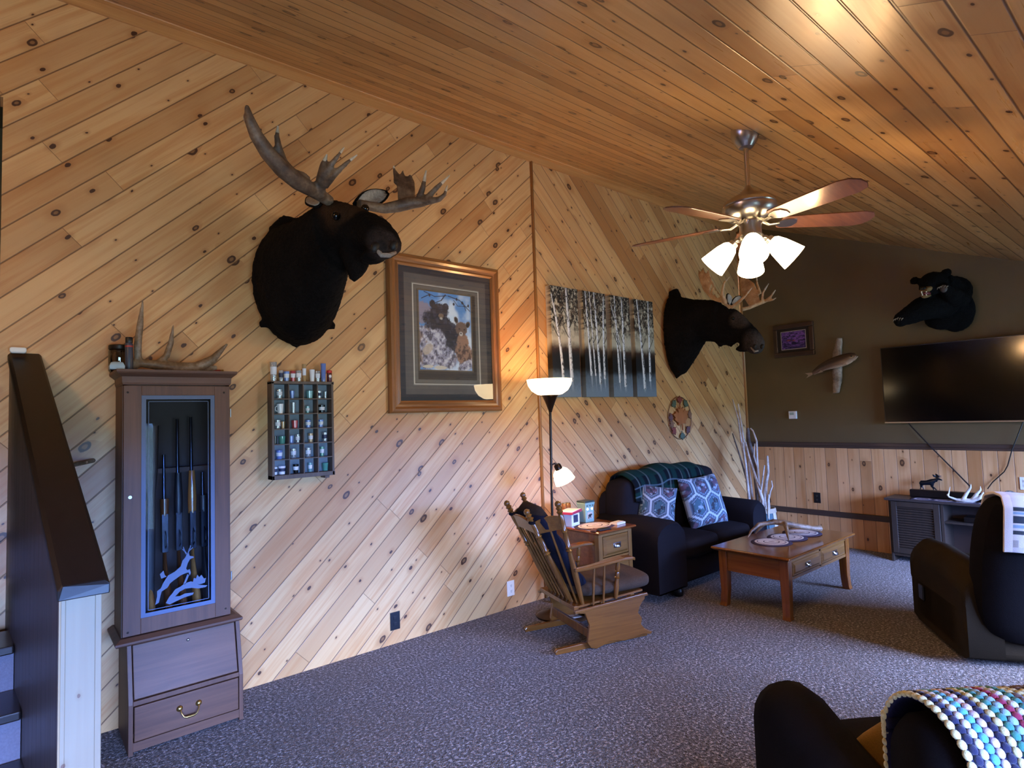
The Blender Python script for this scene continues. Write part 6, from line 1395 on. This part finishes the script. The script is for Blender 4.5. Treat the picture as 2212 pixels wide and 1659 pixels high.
# right antler (towards the camera) and left antler
antler(m1, [((1.304, 3.050, 2.767), .030), ((1.249, 3.030, 2.780), .034), ((1.171, 2.980, 2.782), .038), ((1.076, 2.920, 2.781), .042), ((0.982, 2.870, 2.805), .042), ((0.899, 2.830, 2.852), .038), ((0.838, 2.800, 2.909), .032), ((0.803, 2.780, 2.966), .025), ((0.787, 2.770, 3.027), .010)],
       [(1.152, 2.950, 2.832), (1.104, 2.930, 2.847), (1.060, 2.920, 2.843), (1.019, 2.910, 2.862), (0.979, 2.900, 2.877), (0.937, 2.880, 2.900), (0.902, 2.850, 2.888), (0.920, 2.840, 2.850), (1.008, 2.880, 2.801), (1.103, 2.930, 2.779)],
       [[((1.059, 2.920, 2.814), .024), ((0.991, 2.880, 2.849), .022), ((0.960, 2.860, 2.908), .019), ((0.950, 2.850, 2.955), .014), ((0.952, 2.840, 3.005), .005)], [((0.803, 2.780, 2.966), .022), ((0.793, 2.800, 2.989), .014), ((0.800, 2.840, 2.981), .006)],
        [((1.226, 3.000, 2.770), .030), ((1.197, 2.920, 2.830), .026), ((1.190, 2.870, 2.885), .018), ((1.198, 2.840, 2.930), .005)], [((1.194, 2.900, 2.840), .022), ((1.217, 2.840, 2.876), .017), ((1.240, 2.800, 2.919), .011), ((1.265, 2.780, 2.962), .004)], [((1.218, 2.930, 2.796), .022), ((1.239, 2.840, 2.838), .018), ((1.276, 2.780, 2.882), .012), ((1.321, 2.750, 2.927), .004)]], m_ant)
antler(m1, [((1.471, 3.060, 2.790), .032), ((1.542, 3.060, 2.797), .028), ((1.631, 3.060, 2.801), .030), ((1.713, 3.040, 2.826), .036), ((1.784, 3.000, 2.849), .036), ((1.850, 2.950, 2.854), .026)],
       [(1.719, 3.040, 2.828), (1.749, 3.100, 2.953), (1.758, 3.140, 3.090), (1.787, 3.140, 3.068), (1.813, 3.140, 3.104), (1.832, 3.140, 3.061), (1.854, 3.120, 3.084), (1.870, 3.100, 3.025), (1.844, 3.050, 2.915), (1.796, 3.020, 2.852)],
       [[((1.748, 3.120, 3.002), .012), ((1.752, 3.140, 3.094), .010), ((1.749, 3.140, 3.117), .005)], [((1.821, 2.980, 2.868), .022), ((1.837, 2.950, 2.938), .018), ((1.850, 2.930, 3.040), .005)], [((1.844, 2.950, 2.858), .022), ((1.890, 2.880, 2.928), .016), ((1.951, 2.830, 3.002), .004)], [((1.844, 2.940, 2.849), .022), ((1.891, 2.860, 2.852), .018), ((1.911, 2.830, 2.875), .013), ((1.925, 2.820, 2.931), .004)]], m_ant)

# smaller moose: neck straight out from the wall, seen in profile
m2 = thing('moose_mount', 'smaller tan-antlered moose shoulder mount beside the birch canvases', 'mounted moose head', (5.52, YA - .01, 1.93))
xm = 5.53
b = MB()
b.loft([(((5.500, 3.770, 2.826)[0], 3.74, (5.500, 3.770, 2.826)[2]), ((5.500, 3.718, 1.939)[0], 3.74, (5.500, 3.718, 1.939)[2]), .20), ((5.500, 3.751, 2.838), (5.500, 3.647, 1.954), .215), ((5.510, 3.653, 2.806), (5.510, 3.520, 2.108), .20), ((5.520, 3.490, 2.748), (5.520, 3.394, 2.282), .165), ((5.530, 3.332, 2.716), (5.530, 3.277, 2.264), .135), ((5.530, 3.201, 2.688), (5.530, 3.174, 2.233), .115)], (1, 0, 0), 24)
b.loft([((5.530, 3.253, 2.688), (5.530, 3.200, 2.245), .10), ((5.530, 3.117, 2.607), (5.530, 3.097, 2.243), .105), ((5.530, 3.018, 2.562), (5.530, 3.008, 2.223), .095), ((5.530, 2.943, 2.489), (5.530, 2.961, 2.175), .085), ((5.530, 2.885, 2.415), (5.530, 2.925, 2.130), .088), ((5.530, 2.822, 2.338), (5.530, 2.884, 2.098), .092), ((5.530, 2.779, 2.277), (5.530, 2.837, 2.088), .082), ((5.530, 2.750, 2.210), (5.530, 2.789, 2.101), .05)], (1, 0, 0), 20)
b.tube([(5.500, 3.755, 2.772), (5.500, 3.750, 2.858), (5.500, 3.689, 2.873), (5.500, 3.658, 2.806)], [.04, .04, .035, .03], 10)
b.tube([(5.530, 3.198, 2.269), (5.530, 3.223, 2.210)], [.06, .02], 10); b.tube([(5.530, 3.097, 2.243), (5.530, 3.110, 2.197)], [.05, .02], 10); b.tube([(5.500, 3.717, 1.959), (5.500, 3.743, 1.911)], [.035, .01], 8)
b.ball((5.530, 2.962, 2.161), (.06, .08, .035)); b.ball((5.530, 3.127, 2.256), (.07, .14, .04))
m_furB = fur('black_moose_fur_with_grey_brow', '#070606', '#191412', zones=(((5.450, 2.930, 2.476), .12, '#2c2420', '#564a42'), ((5.450, 2.767, 2.167), .17, '#2a2321', '#544a45')), root=m2)
m2b = b.build('body', m_furB, m2, world=True, remesh=.012, relax=4, disp=(.012, .025))
mz = m2b
for p in ((5.452, 2.806, 2.158), (5.500, 2.757, 2.155)):
    b = MB(); b.ball(p, (.012, .016, .024), (.5, 0, 0)); b.build('nostril', m_nostril, mz, world=True, smooth=180)
b = MB(); b.tube([(5.455, 2.846, 2.154), (5.455, 2.811, 2.109), (5.460, 2.776, 2.115)], [.008, .011, .008], 8); b.build('lip', m_lip, mz, world=True, smooth=180)
for x in (5.435, 5.625):
    b = MB(); b.ball(tuple(Vector((5.435, 3.006, 2.463)) * 1.0 + Vector((x - 5.435, 0, 0))), .017); b.build('eye', m_eye, m2b, world=True, smooth=180)
ear(m2, (5.450, 3.046, 2.597), (5.400, 3.031, 2.710), .034, (-.4, -.85, .2), m2b)
ear(m2, (5.610, 3.120, 2.634), (5.700, 3.053, 2.719), .034, (-.3, -.85, .2), m2b)
antler(m2, [((5.470, 3.044, 2.579), .022), ((5.420, 3.063, 2.620), .022), ((5.380, 3.076, 2.688), .026)],
       [(5.420, 3.055, 2.595), (5.380, 3.076, 2.688), (5.360, 3.092, 2.745), (5.400, 3.128, 2.889), (5.420, 3.178, 2.854), (5.440, 3.247, 2.783), (5.460, 3.336, 2.851), (5.470, 3.380, 3.039), (5.470, 3.365, 3.016), (5.470, 3.330, 3.062), (5.460, 3.285, 2.978), (5.450, 3.245, 3.016), (5.420, 3.175, 2.911)][:1] + [(5.410, 3.098, 2.625), (5.420, 3.214, 2.679), (5.450, 3.321, 2.798), (5.470, 3.385, 2.951), (5.480, 3.392, 3.052), (5.470, 3.360, 3.005), (5.470, 3.325, 3.056), (5.460, 3.291, 2.969), (5.450, 3.250, 3.013), (5.430, 3.208, 2.885), (5.410, 3.150, 2.776), (5.390, 3.092, 2.692)],
       [[((5.400, 3.052, 2.616), .020), ((5.330, 3.046, 2.714), .018), ((5.280, 2.992, 2.800), .013), ((5.250, 2.914, 2.839), .004)], [((5.440, 3.017, 2.572), .02), ((5.360, 2.883, 2.606), .016), ((5.310, 2.797, 2.639), .011), ((5.260, 2.703, 2.691), .004)]], m_ant2, .016)
antler(m2, [((5.600, 2.997, 2.565), .022), ((5.640, 2.939, 2.578), .020), ((5.680, 2.860, 2.611), .022), ((5.700, 2.798, 2.626), .018)],
       [(5.640, 2.929, 2.577), (5.720, 3.043, 2.719), (5.800, 3.109, 2.878), (5.820, 3.105, 2.949), (5.820, 3.072, 2.981), (5.800, 3.024, 2.920), (5.760, 2.928, 2.837), (5.720, 2.874, 2.727), (5.680, 2.836, 2.617)],
       [[((5.710, 2.846, 2.711), .014), ((5.730, 2.888, 2.826), .012), ((5.740, 2.893, 2.914), .004)], [((5.680, 2.821, 2.619), .015), ((5.650, 2.792, 2.704), .012), ((5.620, 2.716, 2.778), .004)], [((5.690, 2.793, 2.624), .015), ((5.640, 2.710, 2.651), .012), ((5.610, 2.647, 2.700), .004)], [((5.700, 2.798, 2.626), .014), ((5.660, 2.708, 2.616), .010), ((5.640, 2.661, 2.628), .004)]], m_ant2, .016)

# ---------------------------------------------------------------- black bear mount on the olive wall
m_bear = fur('black_bear_fur', '#040405', '#0e0d10', 70); m_tan = fur('tan_muzzle_fur', '#6e5436', '#9a7c52', 90); m_mouth = plain('dark_red_mouth', '#5c2226', .35); m_tooth = plain('ivory_teeth', '#e3dcc8', .3); m_paw = plain('grey_brown_paw_pad', '#3c322e', .6); m_claw = plain('horn_claw', '#8c8072', .35)
br = thing('bear_mount', 'black bear half mount with open jaws and reaching paw on the olive wall', 'mounted bear', (XC - .02, 1.60, 2.30))
b = MB()
b.ball((6.900, 1.590, 2.495), (.12, .20, .23)); b.ball((6.900, 1.527, 2.440), (.11, .16, .21)); b.ball((6.860, 1.617, 2.383), (.12, .16, .12)); b.ball((6.840, 1.524, 2.613), (.14, .16, .15))
b.loft([((6.850, 1.512, 2.728), (6.850, 1.543, 2.348), .15), ((6.700, 1.537, 2.759), (6.720, 1.578, 2.454), .14), ((6.600, 1.565, 2.786), (6.620, 1.614, 2.538), .125)], (.2, .9, 0), 18)
b.ball((6.500, 1.587, 2.668), (.115, .115, .105)); b.ball((6.440, 1.599, 2.633), (.09, .09, .085))
b.tube([(6.750, 1.565, 2.499), (6.620, 1.625, 2.483), (6.520, 1.712, 2.443), (6.460, 1.793, 2.388), (6.440, 1.845, 2.368)], [.14, .13, .11, .085, .07], 14)
b.tube([(6.800, 1.465, 2.553), (6.650, 1.458, 2.514), (6.500, 1.466, 2.555), (6.460, 1.486, 2.588)], [.10, .085, .065, .05], 12)
b.ball((6.430, 1.851, 2.359), (.06, .06, .07)); b.ball((6.440, 1.491, 2.595), (.05, .05, .045))
b.ball((6.500, 1.731, 2.719), (.02, .045, .04)); b.ball((6.540, 1.492, 2.754), (.02, .045, .042))
brb = b.build('body', m_bear, br, world=True, remesh=.013, relax=3, disp=(.016, .025))
b = MB(); b.loft([((6.420, 1.599, 2.657), (6.430, 1.614, 2.574), .055), ((6.360, 1.607, 2.625), (6.370, 1.620, 2.569), .05), ((6.310, 1.617, 2.608), (6.320, 1.625, 2.568), .042)], (.35, .93, 0), 14); mz = b.build('muzzle', m_tan, brb, world=True, remesh=.007, relax=2)
b = MB(); b.ball((6.290, 1.619, 2.602), (.018, .026, .016)); b.build('nose', m_eye, mz, world=True, smooth=180)
b = MB(); b.tube([(6.400, 1.615, 2.545), (6.340, 1.622, 2.531), (6.310, 1.628, 2.533)], [.03, .028, .018], 10, flat=((0, 0, 1), .55)); jw = b.build('lower_jaw', m_tan, brb, world=True, smooth=180)
b = MB(); b.ball((6.365, 1.616, 2.559), (.05, .035, .02)); b.build('mouth', m_mouth, brb, world=True, smooth=180)
for p, dz in (((6.315, 1.638, 2.578), -.024), ((6.325, 1.605, 2.573), -.024), ((6.310, 1.632, 2.538), .022), ((6.325, 1.607, 2.535), .022)):
    b = MB(); b.tube([p, Vector(p) + Vector((0, 0, dz))], [.0065, .0015], 7); b.build('fang', m_tooth, brb, world=True, smooth=60)
for p in ((6.385, 1.633, 2.663), (6.385, 1.561, 2.670)):
    b = MB(); b.ball(p, .012); b.build('eye', m_eye, brb, world=True, smooth=180)
for c, rr_ in (((6.395, 1.852, 2.348), .03), ((6.400, 1.489, 2.586), .025)):
    b = MB(); b.ball(c, (.018, .03, .035)); pw = b.build('paw_pad', m_paw, brb, world=True, smooth=180)
    for k in range(5):
        p = Vector(c) + Vector((-.012, (k - 2) * .017, .028 - .006 * abs(k - 2))); b = MB(); b.tube([p, p + Vector((-.02, .004, -.006)), p + Vector((-.03, .006, -.024))], [.0055, .0042, .001], 7); b.build('claw', m_claw, pw, world=True, smooth=60)
